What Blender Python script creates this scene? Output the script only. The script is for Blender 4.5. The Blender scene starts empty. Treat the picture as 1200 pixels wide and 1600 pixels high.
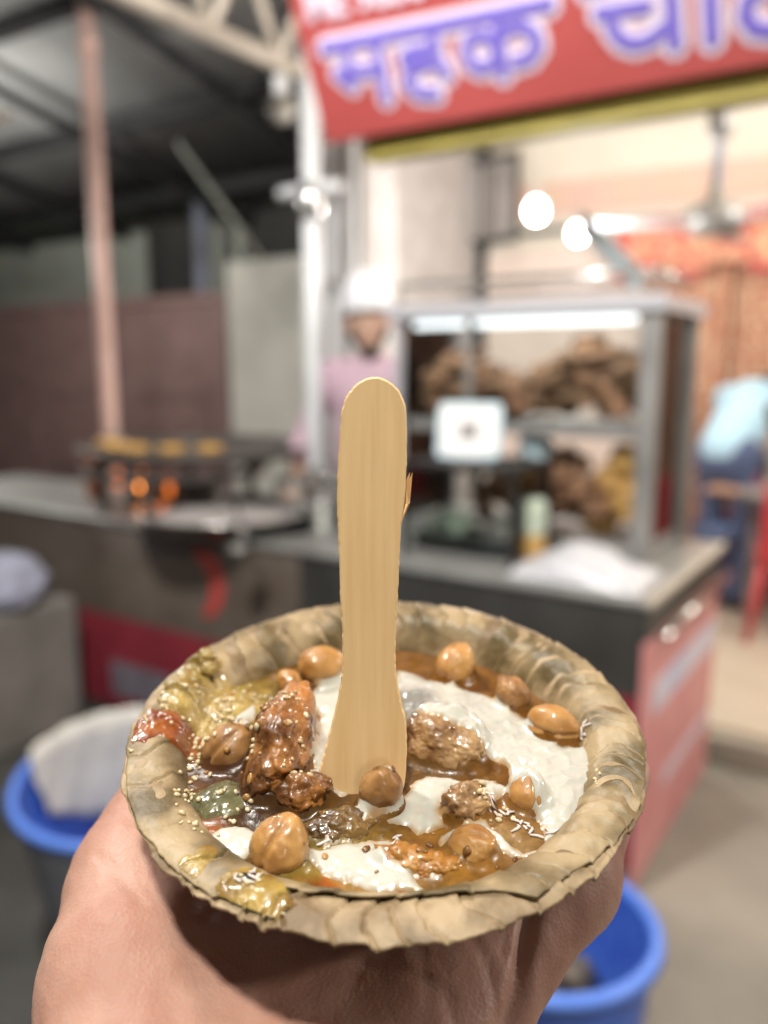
import bpy, bmesh, math, random
import numpy as np
from mathutils import Matrix, Vector
from mathutils.bvhtree import BVHTree
R = math.radians
sc = bpy.context.scene
col = sc.collection
rng = np.random.default_rng(7)
random.seed(7)

# ------------------------------------------------------------------ camera, world, lights, exposure
cam_d = bpy.data.cameras.new('camera')
cam = bpy.data.objects.new('camera', cam_d); col.objects.link(cam)
cam.location = (0, 0, 1.5); cam.rotation_euler = (R(80), 0, 0)
cam_d.sensor_fit = 'VERTICAL'; cam_d.sensor_height = 24; cam_d.lens = 19.5
cam_d.clip_start = 0.01; cam_d.clip_end = 300
cam_d.dof.use_dof = True; cam_d.dof.focus_distance = 0.186; cam_d.dof.aperture_fstop = 4.3
sc.camera = cam
w = bpy.data.worlds.new('World'); sc.world = w; w.use_nodes = True
bg = w.node_tree.nodes['Background']; bg.inputs[0].default_value = (0.9, 0.95, 1.0, 1); bg.inputs[1].default_value = 0.035
sc.view_settings.view_transform = 'Standard'; sc.view_settings.look = 'None'
sc.view_settings.exposure = 0.0; sc.view_settings.gamma = 1.0
sc.cycles.use_denoising = True
sc.cycles.max_bounces = 8; sc.cycles.transparent_max_bounces = 16
sc.cycles.sample_clamp_indirect = 6.0
sc.cycles.caustics_reflective = False; sc.cycles.caustics_refractive = False

# stall frame: X to the right along the stall's front edge, Y into the stall, Z up
S = Matrix(((.834, .552, 0, .698), (-.552, .834, 0, 2.14), (0, 0, 1, 0), (0, 0, 0, 1)))
# bowl frame: rim centre, tilted a little towards the viewer
_n = Vector((-.00946, -.22189, .97503)).normalized()
_ex = (Vector((1, 0, 0)) - _n * _n.x).normalized(); _ey = _n.cross(_ex)
_c = Vector((.00012, .19738, 1.41156))
B = Matrix(((_ex.x, _ey.x, _n.x, _c.x), (_ex.y, _ey.y, _n.y, _c.y), (_ex.z, _ey.z, _n.z, _c.z), (0, 0, 0, 1)))

def area_light(name, loc, target, size, power, color):
    l = bpy.data.lights.new(name, 'AREA'); l.shape = 'DISK'; l.size = size; l.energy = power; l.color = color
    o = bpy.data.objects.new(name, l); col.objects.link(o); o.location = loc
    o.rotation_euler = (Vector(target) - Vector(loc)).to_track_quat('-Z', 'Y').to_euler(); return o
def point_light(name, loc, radius, power, color):
    l = bpy.data.lights.new(name, 'POINT'); l.shadow_soft_size = radius; l.energy = power; l.color = color
    o = bpy.data.objects.new(name, l); col.objects.link(o); o.location = loc; return o
area_light('canopy_lamp', (-.16, -.40, 2.86), _c, .13, 36, (1, .955, .86))
area_light('stall_front_fill', (-.85, 1.0, 3.2), (.0, 3.1, 1.1), .3, 96, (1, .97, .92))  # unseen fill added to brighten the sign and stall front
point_light('yard_fill', (-2.81, 5.15, 2.5), .12, 95, (1, .97, .91))  # added fill out of frame, lifts the gate, wall and roof
area_light('street_fill', (.9, -4.6, 2.5), (0.1, 1.5, 1.3), .9, 26, (1, .95, .88))  # frontal fill added behind the camera for spoon and stall fronts
area_light('passage_lamp', (2.5, .3, 2.3), (-.4, 3.0, 1.3), .3, 46, (1, .94, .85))
BULB1, BULB2 = S @ Vector((-1.31, 2.2, 2.32)), S @ Vector((-.84, 1.6, 2.09))
point_light('shop_bulb_light', BULB1 - Vector((0, 0, .1)), .05, 36, (1, .98, .94))
point_light('stall_bulb_light', BULB2 - Vector((0, 0, .1)), .05, 30, (1, .98, .94))
point_light('shop_fill', S @ Vector((.9, 1.9, 2.75)), .15, 105, (1, .97, .91))  # extra fill added inside the shop, besides the two visible bulbs

# ------------------------------------------------------------------ noise
_perm = rng.permutation(256); _perm = np.concatenate([_perm, _perm, _perm])
_grad = rng.normal(size=(256, 3)); _grad /= np.linalg.norm(_grad, axis=1)[:, None]
def pn(P):
    P = np.asarray(P, float); i = np.floor(P).astype(int); f = P - i; i &= 255
    u = f * f * f * (f * (f * 6 - 15) + 10); out = 0
    for dx in (0, 1):
        for dy in (0, 1):
            for dz in (0, 1):
                h = _perm[_perm[_perm[(i[..., 0] + dx) & 255] + ((i[..., 1] + dy) & 255)] + ((i[..., 2] + dz) & 255)]
                g = _grad[h]; d = f - np.array([dx, dy, dz])
                ww = (u[..., 0] if dx else 1 - u[..., 0]) * (u[..., 1] if dy else 1 - u[..., 1]) * (u[..., 2] if dz else 1 - u[..., 2])
                out = out + ww * (g * d).sum(-1)
    return out * 1.5
def fbm(P, o=4):
    P = np.asarray(P, float); a = 1; s = 0
    for k in range(o): s = s + a * pn(P * 2 ** k + 17.3 * k); a *= .5
    return s
def n2(X, Y, scale, seed=0, o=3):
    return fbm(np.stack([X / scale, Y / scale, np.full_like(X, seed * 7.77 + .5)], -1), o)

# ------------------------------------------------------------------ materials
def mat(name, c1, c2=None, rough=.6, metal=0, scale=20, stretch=(1, 1, 1), bump=0, bscale=None, bdist=.001, coat=0, sss=0, sssr=(1, .4, .2), sscale=.003,
        spec=.5, emit=None, estr=0, attr=None, vor=0, vscale=800, rvar=0, lo=.35, hi=.65, detail=6):
    m = bpy.data.materials.new(name); m.use_nodes = True; nt = m.node_tree; N = nt.nodes; L = nt.links
    b = N['Principled BSDF']; b.inputs['Roughness'].default_value = rough; b.inputs['Metallic'].default_value = metal
    b.inputs['Specular IOR Level'].default_value = spec
    tc = N.new('ShaderNodeTexCoord'); mp = N.new('ShaderNodeMapping'); mp.inputs['Scale'].default_value = stretch
    L.new(tc.outputs['Object'], mp.inputs['Vector'])
    if attr:
        a = N.new('ShaderNodeAttribute'); a.attribute_name = attr; csrc = a.outputs['Color']
        if c2:
            nz = N.new('ShaderNodeTexNoise'); nz.inputs['Scale'].default_value = scale; nz.inputs['Detail'].default_value = 5
            L.new(mp.outputs[0], nz.inputs['Vector'])
            mr = N.new('ShaderNodeMapRange'); mr.inputs[1].default_value = .3; mr.inputs[2].default_value = .7; mr.inputs[3].default_value = .6; mr.inputs[4].default_value = 1.35
            L.new(nz.outputs[0], mr.inputs[0])
            mx = N.new('ShaderNodeVectorMath'); mx.operation = 'SCALE'; L.new(csrc, mx.inputs[0]); L.new(mr.outputs[0], mx.inputs['Scale']); csrc = mx.outputs[0]
        L.new(csrc, b.inputs['Base Color'])
    elif c2:
        nz = N.new('ShaderNodeTexNoise'); nz.inputs['Scale'].default_value = scale; nz.inputs['Detail'].default_value = detail
        L.new(mp.outputs[0], nz.inputs['Vector'])
        rp = N.new('ShaderNodeValToRGB'); rp.color_ramp.elements[0].position = lo; rp.color_ramp.elements[1].position = hi
        rp.color_ramp.elements[0].color = (*c1, 1); rp.color_ramp.elements[1].color = (*c2, 1)
        L.new(nz.outputs[0], rp.inputs[0]); L.new(rp.outputs[0], b.inputs['Base Color'])
        if rvar:
            mr = N.new('ShaderNodeMapRange'); mr.inputs[3].default_value = rough - rvar; mr.inputs[4].default_value = rough + rvar
            L.new(nz.outputs[0], mr.inputs[0]); L.new(mr.outputs[0], b.inputs['Roughness'])
    else:
        b.inputs['Base Color'].default_value = (*c1, 1)
    nrm = None
    if bump:
        bz = N.new('ShaderNodeTexNoise'); bz.inputs['Scale'].default_value = bscale or scale * 4; bz.inputs['Detail'].default_value = 5
        L.new(mp.outputs[0], bz.inputs['Vector'])
        bn = N.new('ShaderNodeBump'); bn.inputs['Strength'].default_value = bump; bn.inputs['Distance'].default_value = bdist
        L.new(bz.outputs[0], bn.inputs['Height']); nrm = bn
    if vor:
        vz = N.new('ShaderNodeTexVoronoi'); vz.inputs['Scale'].default_value = vscale; L.new(mp.outputs[0], vz.inputs['Vector'])
        vb = N.new('ShaderNodeBump'); vb.inputs['Strength'].default_value = vor; vb.inputs['Distance'].default_value = bdist
        L.new(vz.outputs['Distance'], vb.inputs['Height'])
        if nrm: L.new(nrm.outputs[0], vb.inputs['Normal'])
        nrm = vb
    if nrm: L.new(nrm.outputs[0], b.inputs['Normal'])
    if coat: b.inputs['Coat Weight'].default_value = coat; b.inputs['Coat Roughness'].default_value = .05
    if sss:
        b.inputs['Subsurface Weight'].default_value = sss; b.inputs['Subsurface Radius'].default_value = sssr; b.inputs['Subsurface Scale'].default_value = sscale
    if emit: b.inputs['Emission Color'].default_value = (*emit, 1); b.inputs['Emission Strength'].default_value = estr
    return m
def glass_mat(name, tint=(.93, .96, .95), refl=.6):
    m = bpy.data.materials.new(name); m.use_nodes = True; nt = m.node_tree; N = nt.nodes; L = nt.links
    N.remove(N['Principled BSDF']); out = N['Material Output']
    t = N.new('ShaderNodeBsdfTransparent'); t.inputs[0].default_value = (*tint, 1)
    g = N.new('ShaderNodeBsdfGlossy'); g.inputs['Roughness'].default_value = .04
    fr = N.new('ShaderNodeFresnel'); fr.inputs[0].default_value = 1.5
    mx = N.new('ShaderNodeMixShader'); L.new(fr.outputs[0], mx.inputs[0]); L.new(t.outputs[0], mx.inputs[1]); L.new(g.outputs[0], mx.inputs[2])
    L.new(mx.outputs[0], out.inputs[0]); return m

M = {}
M['steel'] = mat('steel', (.52, .52, .50), (.64, .64, .62), .2, .9, 6, bump=.08, bscale=40, rvar=.08)
M['steel_dull'] = mat('steel_dull', (.25, .245, .24), (.34, .33, .32), .42, .3, 5, rvar=.1)
M['panel_light'] = mat('panel_light', (.15, .115, .092), (.22, .18, .15), .4, .3, 4, rvar=.1)
M['top_steel'] = mat('top_steel', (.40, .40, .38), (.52, .52, .50), .38, .55, 6, rvar=.1)
M['panel'] = mat('panel', (.055, .053, .049), (.085, .082, .076), .45, .35, 4, rvar=.1)
M['steel_white'] = mat('steel_white', (.52, .52, .56), None, .3, .1)
M['iron'] = mat('iron', (.10, .09, .085), (.17, .155, .145), .42, .4, 12, rvar=.1)
M['rust'] = mat('rust', (.35, .09, .03), (.22, .06, .025), .7, 0, 25)
M['redcloth'] = mat('redcloth', (.20, .016, .03), (.27, .025, .04), .7, 0, 6)
M['redprint'] = mat('redprint', (.50, .07, .06), None, .5)
M['greyprint'] = mat('greyprint', (.22, .20, .24), (.14, .12, .15), .6, 0, 15)
M['banner_red'] = mat('banner_red', (.64, .24, .25), (.70, .32, .31), .5, 0, 6)
M['banner_blue'] = mat('banner_blue', (.50, .52, .72), (.72, .66, .72), .5, 0, 8)
M['cream'] = mat('cream', (.76, .71, .62), (.70, .64, .55), .8, 0, 3)
M['ceiling'] = mat('ceiling', (.70, .64, .50), (.62, .56, .44), .85, 0, 2)
M['pinkwall'] = mat('pinkwall', (.78, .67, .61), (.72, .60, .54), .6, 0, 4)
M['rose'] = mat('rose', (.72, .48, .42), (.68, .50, .38), .7, 0, 4)
M['whitewash'] = mat('whitewash', (.50, .47, .455), (.41, .37, .36), .8, 0, 6)
M['greywall'] = mat('greywall', (.50, .53, .46), (.40, .42, .37), .9, 0, 2)
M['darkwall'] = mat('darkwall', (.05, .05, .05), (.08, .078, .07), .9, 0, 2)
M['roof'] = mat('roof', (.30, .305, .30), (.40, .405, .40), .8, .1, 2.5)
M['purlin'] = mat('purlin', (.025, .025, .027), None, .7)
M['gate'] = mat('gate', (.25, .155, .145), (.31, .195, .18), .5, 0, 5, rvar=.08)
M['pinkpole'] = mat('pinkpole', (.78, .50, .43), (.84, .57, .50), .5, 0, 8)
M['whitepole'] = mat('whitepole', (.80, .82, .84), (.86, .88, .90), .45, 0, 8)
M['creamsteel'] = mat('creamsteel', (.62, .55, .46), (.52, .46, .39), .6, 0, 8)
M['board'] = mat('board', (.60, .58, .52), (.52, .50, .45), .7, 0, 4)
M['yellow'] = mat('yellow', (.46, .385, .085), (.36, .30, .065), .6, 0, 8)
M['signred'] = mat('signred', (.37, .066, .062), (.41, .077, .074), .45, 0, 3)
M['signblue'] = mat('signblue', (.16, .12, .48), None, .5)
M['signwhite'] = mat('signwhite', (.66, .56, .66), None, .5)
M['white'] = mat('white', (.80, .80, .80), None, .5)
M['bluewhite'] = mat('bluewhite', (.55, .72, .82), (.62, .80, .88), .35, 0, 6)
M['bulb'] = mat('bulb', (.9, .9, .9), None, .4, emit=(1, .97, .92), estr=14)
M['tube'] = mat('tube', (.9, .9, .9), None, .4, emit=(.95, .97, 1), estr=2.5)
M['deadbulb'] = mat('deadbulb', (.45, .43, .38), (.55, .53, .47), .15, 0, 10, coat=.6)
M['flame'] = mat('flame', (.9, .4, .1), None, .5, emit=(1, .30, .05), estr=9)
M['flame_dim'] = mat('flame_dim', (.7, .2, .05), None, .5, emit=(1, .22, .03), estr=1.6)
M['glass'] = glass_mat('glass')
M['fritter'] = mat('fritter', (.13, .06, .032), (.30, .165, .09), .7, 0, 30)
M['puri'] = mat('puri', (.50, .30, .09), (.36, .20, .06), .6, 0, 20)
M['tikki'] = mat('tikki', (.62, .36, .08), (.48, .24, .05), .4, 0, 40, coat=.4)
M['onion'] = mat('onion', (.55, .62, .55), (.38, .44, .32), .5, 0, 40)
M['bagwhite'] = mat('bagwhite', (.55, .55, .58), None, .3, sss=0)
M['skin2'] = mat('skin2', (.50, .29, .20), (.56, .34, .24), .5, 0, 12)
M['black'] = mat('black', (.015, .013, .012), None, .6)
M['pinkshirt'] = mat('pinkshirt', (.60, .42, .50), (.52, .36, .43), .85, 0, 14)
M['capwhite'] = mat('capwhite', (.84, .84, .88), None, .85)
M['blueshirt'] = mat('blueshirt', (.42, .66, .82), (.50, .72, .86), .85, 0, 10)
M['jeans'] = mat('jeans', (.08, .11, .22), (.12, .16, .28), .85, 0, 20)
M['greycloth'] = mat('greycloth', (.30, .27, .26), (.24, .22, .21), .85, 0, 12)
M['curtain'] = mat('curtain', (.36, .11, .06), (.62, .42, .28), .8, 0, 30, lo=.4, hi=.6)
M['valance'] = mat('valance', (.56, .11, .09), (.66, .42, .25), .7, 0, 16, lo=.42, hi=.62)
M['valtrim'] = mat('valtrim', (.60, .10, .11), None, .7)
M['redplastic'] = mat('redplastic', (.60, .06, .07), None, .4)
M['tablewood'] = mat('tablewood', (.05, .04, .05), None, .5)
M['blueplastic'] = mat('blueplastic', (.022, .07, .40), (.07, .17, .60), .42, 0, 9, rvar=.12, lo=.3, hi=.7)
M['rimblue'] = mat('rimblue', (.10, .22, .70), None, .4)
M['bintrash'] = mat('bintrash', (.30, .24, .16), (.08, .07, .06), .8, 0, 25)
M['liner'] = mat('liner', (.62, .60, .54), (.50, .48, .44), .6, 0, 10)
M['greyplastic'] = mat('greyplastic', (.35, .37, .46), (.26, .27, .32), .6, 0, 5)
M['sackblue'] = mat('sackblue', (.40, .42, .55), (.28, .29, .36), .7, 0, 9)
M['plinth'] = mat('plinth', (.22, .20, .18), (.15, .14, .125), .9, 0, 5, bump=.4, bscale=30, bdist=.01)
M['dark_ground'] = mat('dark_ground', (.045, .044, .040), (.075, .072, .066), .85, 0, 3, bump=.5, bscale=60, bdist=.006, detail=10)
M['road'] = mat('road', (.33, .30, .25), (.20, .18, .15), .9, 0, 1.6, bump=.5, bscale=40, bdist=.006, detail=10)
M['tilefloor'] = mat('tilefloor', (.62, .53, .42), (.56, .47, .37), .5, 0, 3)
M['kerb'] = mat('kerb', (.42, .37, .30), (.34, .30, .25), .85, 0, 5)
# foreground
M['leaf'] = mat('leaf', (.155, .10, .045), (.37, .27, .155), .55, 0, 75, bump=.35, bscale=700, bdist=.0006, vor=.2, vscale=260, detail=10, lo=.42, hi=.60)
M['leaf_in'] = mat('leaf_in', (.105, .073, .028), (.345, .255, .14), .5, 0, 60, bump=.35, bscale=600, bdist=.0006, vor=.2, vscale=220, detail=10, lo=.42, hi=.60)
M['wood'] = mat('wood', (.76, .50, .23), (.86, .61, .32), .55, 0, 9, stretch=(55, 40, 3), bump=.3, bscale=22, bdist=.0005, detail=8, lo=.25, hi=.75)
M['yogurt'] = mat('yogurt', (.46, .445, .38), None, .3, 0, 90, coat=.6, attr='tint', sss=.3, sssr=(1, .8, .5), sscale=.0018, bump=.25, bscale=500, bdist=.0005)
M['gravy'] = mat('gravy', (.2, .1, .03), (.1, .1, .1), .3, 0, 260, coat=.12, attr='tint', bump=.35, bscale=420, bdist=.0008, sss=.05, sscale=.0012, spec=.35)
M['chick'] = mat('chick', (.30, .13, .028), (.50, .275, .085), .48, 0, 110, coat=.42, sss=.35, sssr=(1, .5, .15), sscale=.002, bump=.3, bscale=500, bdist=.0005)
M['chick_dark'] = mat('chick_dark', (.18, .075, .018), (.37, .195, .068), .46, 0, 150, coat=.42, sss=.3, sssr=(1, .4, .1), sscale=.0015, bump=.2, bscale=600, bdist=.0005)
M['tikki_red'] = mat('tikki_red', (.06, .018, .004), (.38, .155, .034), .42, 0, 90, coat=.5, bump=.55, bscale=380, bdist=.0009, sss=.12, sscale=.0012, lo=.36, hi=.66)
M['potato'] = mat('potato', (.14, .058, .014), (.40, .245, .105), .5, 0, 130, coat=.5, bump=.45, bscale=380, bdist=.0009, sss=.12, sscale=.0012)
M['mash'] = mat('mash', (.24, .085, .010), (.40, .20, .035), .4, 0, 160, coat=.5, bump=.6, bscale=450, bdist=.0008, sss=.2, sscale=.0015)
M['darkmash'] = mat('darkmash', (.05, .022, .005), (.17, .09, .018), .4, 0, 160, coat=.5, bump=.6, bscale=450, bdist=.0008)
M['jelly'] = mat('jelly', (.085, .08, .035), (.16, .145, .07), .25, 0, 120, coat=.6, sss=.3, sscale=.002, bump=.3, bscale=300, bdist=.0006)
M['chutney'] = mat('chutney', (.15, .095, .016), (.38, .27, .085), .36, 0, 130, coat=.5, sss=.12, sscale=.0018, bump=.7, bscale=500, bdist=.0008)
M['olive_sauce'] = mat('olive_sauce', (.16, .085, .012), (.34, .23, .05), .35, 0, 140, coat=.6, sss=.1, sscale=.001, bump=.4, bscale=500, bdist=.0006)
M['bits'] = mat('bits', (.12, .045, .008), (.36, .18, .04), .4, 0, 160, coat=.5, sss=.1, sscale=.001, lo=.40, hi=.62)
M['redsauce'] = mat('redsauce', (.15, .03, .006), (.28, .085, .016), .3, 0, 200, coat=.6, sss=.1, sscale=.001, bump=.4, bscale=500, bdist=.0006)
M['seed'] = mat('seed', (.44, .33, .17), (.66, .57, .38), .3, 0, 600, coat=.3, sss=.3, sscale=.0008)
M['shred'] = mat('shred', (.58, .52, .50), None, .45, sss=.2, sscale=.0006)
M['skin'] = mat('skin', (.37, .19, .138), (.48, .29, .225), .5, 0, 60, bump=.22, bscale=300, bdist=.0007, vor=.16, vscale=1100, sss=.28, spec=.32, sssr=(1, .35, .2), sscale=.005, lo=.3, hi=.7)

# ------------------------------------------------------------------ mesh helpers
class MB:
    def __init__(s): s.v = []; s.f = []
    def add(s, v, f):
        o = len(s.v); s.v += [tuple(map(float, p)) for p in v]; s.f += [tuple(int(i) + o for i in q) for q in f]; return s
    def box(s, x0, x1, y0, y1, z0, z1):
        return s.add([(x, y, z) for x in (x0, x1) for y in (y0, y1) for z in (z0, z1)],
                     [(0, 1, 3, 2), (4, 6, 7, 5), (0, 4, 5, 1), (2, 3, 7, 6), (0, 2, 6, 4), (1, 5, 7, 3)])
    def tube(s, pts, r, seg=10, flat=None, caps=True):
        pts = [Vector(p) for p in pts]; rs = r if isinstance(r, (list, tuple)) else [r] * len(pts)
        v = []; f = []
        for i, p in enumerate(pts):
            d = (pts[min(i + 1, len(pts) - 1)] - pts[max(i - 1, 0)]).normalized()
            a = Vector((0, 0, 1)) if abs(d.z) < .9 else Vector((1, 0, 0))
            if flat: a = Vector(flat)
            x = d.cross(a).normalized(); y = x.cross(d).normalized()
            for k in range(seg):
                t = 2 * math.pi * k / seg; v.append(p + rs[i] * (x * math.cos(t) + y * math.sin(t)))
        for i in range(len(pts) - 1):
            for k in range(seg): f.append((i * seg + k, i * seg + (k + 1) % seg, (i + 1) * seg + (k + 1) % seg, (i + 1) * seg + k))
        if caps: f.append(tuple(range(seg))[::-1]); f.append(tuple(range((len(pts) - 1) * seg, len(pts) * seg)))
        return s.add(v, f)
    def lathe(s, prof, seg=32, c=(0, 0, 0)):
        v = []; f = []
        for r, z in prof:
            for k in range(seg):
                t = 2 * math.pi * k / seg; v.append((c[0] + max(r, 1e-5) * math.cos(t), c[1] + max(r, 1e-5) * math.sin(t), c[2] + z))
        for i in range(len(prof) - 1):
            for k in range(seg): f.append((i * seg + k, i * seg + (k + 1) % seg, (i + 1) * seg + (k + 1) % seg, (i + 1) * seg + k))
        return s.add(v, f)
    def ball(s, c, r, sub=2, noise=0, seed=0):
        v, f = ico(sub); r = np.array(r if isinstance(r, (tuple, list)) else (r, r, r))
        vv = v * (1 + noise * fbm(v * 1.7 + seed, 3))[:, None] if noise else v
        return s.add(vv * r + np.array(c), f)
    def mesh(s, name):
        me = bpy.data.meshes.new(name); me.from_pydata(s.v, [], s.f); me.update(); return me
_icoc = {}
def ico(sub):
    if sub not in _icoc:
        bm = bmesh.new(); bmesh.ops.create_icosphere(bm, subdivisions=sub, radius=1)
        bm.verts.ensure_lookup_table()
        _icoc[sub] = (np.array([x.co[:] for x in bm.verts]), [tuple(q.index for q in p.verts) for p in bm.faces]); bm.free()
    return _icoc[sub]
def npmesh(name, v, f):
    v = np.asarray(v, float); f = np.asarray(f, int); me = bpy.data.meshes.new(name); k = f.shape[1]
    me.vertices.add(len(v)); me.vertices.foreach_set('co', v.ravel())
    me.loops.add(f.size); me.loops.foreach_set('vertex_index', f.ravel().astype(np.int32))
    me.polygons.add(len(f)); me.polygons.foreach_set('loop_start', np.arange(0, f.size, k, dtype=np.int32)); me.polygons.foreach_set('loop_total', np.full(len(f), k, np.int32))
    me.update(calc_edges=True); me.validate(); return me
def tag(o, label=None, cat=None, group=None, kind=None):
    if label: o['label'] = label
    if cat: o['category'] = cat
    if group: o['group'] = group
    if kind: o['kind'] = kind
    return o
def link(name, me, m, smooth=True, bevel=0, fix=True):
    o = bpy.data.objects.new(name, me); col.objects.link(o)
    if m: me.materials.append(m)
    if fix:
        bm = bmesh.new(); bm.from_mesh(me); bmesh.ops.recalc_face_normals(bm, faces=bm.faces); bm.to_mesh(me); bm.free()
    if smooth: me.polygons.foreach_set('use_smooth', np.ones(len(me.polygons), bool))
    if bevel:
        b = o.modifiers.new('bevel', 'BEVEL'); b.width = bevel; b.segments = 2; b.limit_method = 'ANGLE'; b.harden_normals = False
    return o
def thing(name, label, cat, x, y, z=0, rz=0, group=None, frame=None):
    o = bpy.data.objects.new(name, None); col.objects.link(o); o.empty_display_size = .05
    o.matrix_world = (S if frame is None else frame) @ Matrix.Translation((x, y, z)) @ Matrix.Rotation(R(rz), 4, 'Z')
    return tag(o, label, cat, group)
def part(name, mb, m, parent, bevel=.004, smooth=False, label=None):
    o = link(name, mb.mesh(name), m, smooth, bevel); o.parent = parent
    if label: o['label'] = label
    return o
def single(name, mb, m, label, cat, x, y, z=0, rz=0, group=None, bevel=.004, smooth=False, kind=None, frame=None):
    o = link(name, mb.mesh(name), m, smooth, bevel)
    o.matrix_world = (S if frame is None else frame) @ Matrix.Translation((x, y, z)) @ Matrix.Rotation(R(rz), 4, 'Z')
    return tag(o, label, cat, group, kind)
def struct(name, mb, m, frame=None, bevel=0, kind='structure'):
    o = link(name, mb.mesh(name), m, False, bevel); o.matrix_world = S if frame is None else frame; o['kind'] = kind; return o
def copy_tree(o):
    c = o.copy(); col.objects.link(c)
    for ch in o.children:
        d = ch.copy(); col.objects.link(d); d.parent = c; d.matrix_parent_inverse = ch.matrix_parent_inverse
    return c

# signed-distance blending for bodies and the hand
class Field:
    def __init__(s, lo, hi, h):
        s.lo = np.array(lo, float); s.h = h; s.n = np.ceil((np.array(hi) - s.lo) / h).astype(int) + 1; s.F = np.full(s.n, 1e3, np.float32)
    def grid(s, lo, hi):
        a = np.clip(np.floor((np.array(lo) - s.lo) / s.h).astype(int), 0, s.n - 1); b = np.clip(np.ceil((np.array(hi) - s.lo) / s.h).astype(int) + 1, 1, s.n)
        ax = [(s.lo[i] + s.h * np.arange(a[i], b[i])).astype(np.float32) for i in range(3)]
        return tuple(slice(a[i], b[i]) for i in range(3)), np.meshgrid(*ax, indexing='ij')
    def cap(s, a, b, ra, rb, k):
        a = np.array(a, float); b = np.array(b, float); m = max(ra, rb) + 3 * k + 2 * s.h
        sl, (X, Y, Z) = s.grid(np.minimum(a, b) - m, np.maximum(a, b) + m)
        if X.size == 0: return
        ab = b - a; L2 = max(ab @ ab, 1e-9)
        t = np.clip(((X - a[0]) * ab[0] + (Y - a[1]) * ab[1] + (Z - a[2]) * ab[2]) / L2, 0, 1)
        d = np.sqrt((X - a[0] - t * ab[0]) ** 2 + (Y - a[1] - t * ab[1]) ** 2 + (Z - a[2] - t * ab[2]) ** 2) - (ra + (rb - ra) * t)
        s.blend(sl, d, k)
    def ell(s, c, r, k):
        c = np.array(c, float); r = np.array(r, float); m = r + 3 * k + 2 * s.h
        sl, (X, Y, Z) = s.grid(c - m, c + m)
        if X.size == 0: return
        q = np.sqrt(((X - c[0]) / r[0]) ** 2 + ((Y - c[1]) / r[1]) ** 2 + ((Z - c[2]) / r[2]) ** 2)
        s.blend(sl, (q - 1) * r.min(), k)
    def blend(s, sl, d, k):
        f = s.F[sl]; hh = np.clip(.5 + .5 * (f - d) / k, 0, 1); s.F[sl] = f * (1 - hh) + d * hh - k * hh * (1 - hh)
    def nets(s):
        F = s.F; I = F < 0; n = np.array(F.shape)
        c = np.zeros(n - 1, int)
        for i in (0, 1):
            for j in (0, 1):
                for k in (0, 1): c += I[i:n[0] - 1 + i, j:n[1] - 1 + j, k:n[2] - 1 + k]
        act = (c > 0) & (c < 8); idx = -np.ones(n - 1, int); cells = np.argwhere(act); idx[act] = np.arange(len(cells))
        acc = np.zeros((len(cells), 3)); cnt = np.zeros(len(cells))
        for ax in range(3):
            for p in (0, 1):
                for q in (0, 1):
                    o = np.zeros(3, int); o[(ax + 1) % 3] = p; o[(ax + 2) % 3] = q; e = np.zeros(3, int); e[ax] = 1
                    A = cells + o; Bc = A + e; fa = F[tuple(A.T)]; fb = F[tuple(Bc.T)]; x = (fa < 0) != (fb < 0)
                    t = fa / np.where(x, fa - fb, 1); pt = A + t[:, None] * e; acc[x] += pt[x]; cnt[x] += 1
        V = s.lo + s.h * acc / cnt[:, None]; Q = []
        for ax in range(3):
            e = np.zeros(3, int); e[ax] = 1; b = (ax + 1) % 3; d = (ax + 2) % 3
            sa = [slice(1, n[i] - 1) for i in range(3)]; sa[ax] = slice(0, n[ax] - 1); sb = list(sa); sb[ax] = slice(1, n[ax])
            x = np.argwhere(I[tuple(sa)] != I[tuple(sb)]); off = np.array([q.start for q in sa]); x = x + off
            eb = np.zeros(3, int); eb[b] = 1; ed = np.zeros(3, int); ed[d] = 1
            q = np.stack([idx[tuple((x - eb - ed).T)], idx[tuple((x - ed).T)], idx[tuple(x.T)], idx[tuple((x - eb).T)]], 1)
            fl = ~I[tuple(x.T)]; q[fl] = q[fl][:, ::-1]; Q.append(q)
        Q = np.concatenate(Q); return V, Q[(Q >= 0).all(1)]

# ================================================================== SETTING
struct('ground', MB().box(-60, 60, -60, 60, -.3, 0), M['dark_ground'], Matrix.Identity(4))  # darker ground tone under the whole scene
struct('pale_ground_sheet', MB().box(-.5, 9, -8, .998, .001, .006), M['road'])  # paler sheet laid over the right part of the ground
struct('platform', MB().box(-2.3, 6, 1.08, 9, .002, .12), M['tilefloor'], bevel=.006)
struct('kerb', MB().box(-2.3, 6, 1.0, 1.078, .002, .105), M['kerb'], bevel=.01)
# shop room
t = thing('shop_wall', 'cream and pink back wall of the lit shop behind the glass case', 'wall', .8, 3.5)
part('wall', MB().box(-3.05, 4, .02, .2, .12, 3.3), M['cream'], t)
part('wainscot', MB().box(-3.05, 4, -.005, .017, .12, 2.30), M['pinkwall'], t)
part('pink_band', MB().box(-3.05, 4, -.004, .016, 2.52, 2.74), M['rose'], t)
part('dark_rail', MB().box(-3.05, 4, -.02, .014, 2.40, 2.44), M['panel'], t)
t = thing('shop_side_wall', 'pale left side wall of the lit shop, next to the white pillar', 'wall', -2.34, 1.7)
part('wall', MB().box(-.12, .0, 0, 1.8, .122, 3.3), M['whitewash'], t)
struct('shop_ceiling', MB().box(-2.3, 4.8, .55, 3.7, 3.302, 3.4), M['ceiling'])
t = thing('shop_pillar', 'whitewashed pillar with grey pipes at the left edge of the shop', 'pillar', -2.05, 1.55)
part('shaft', MB().box(-.17, .17, -.15, .15, .0, 3.3), M['whitewash'], t, .01)
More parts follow.
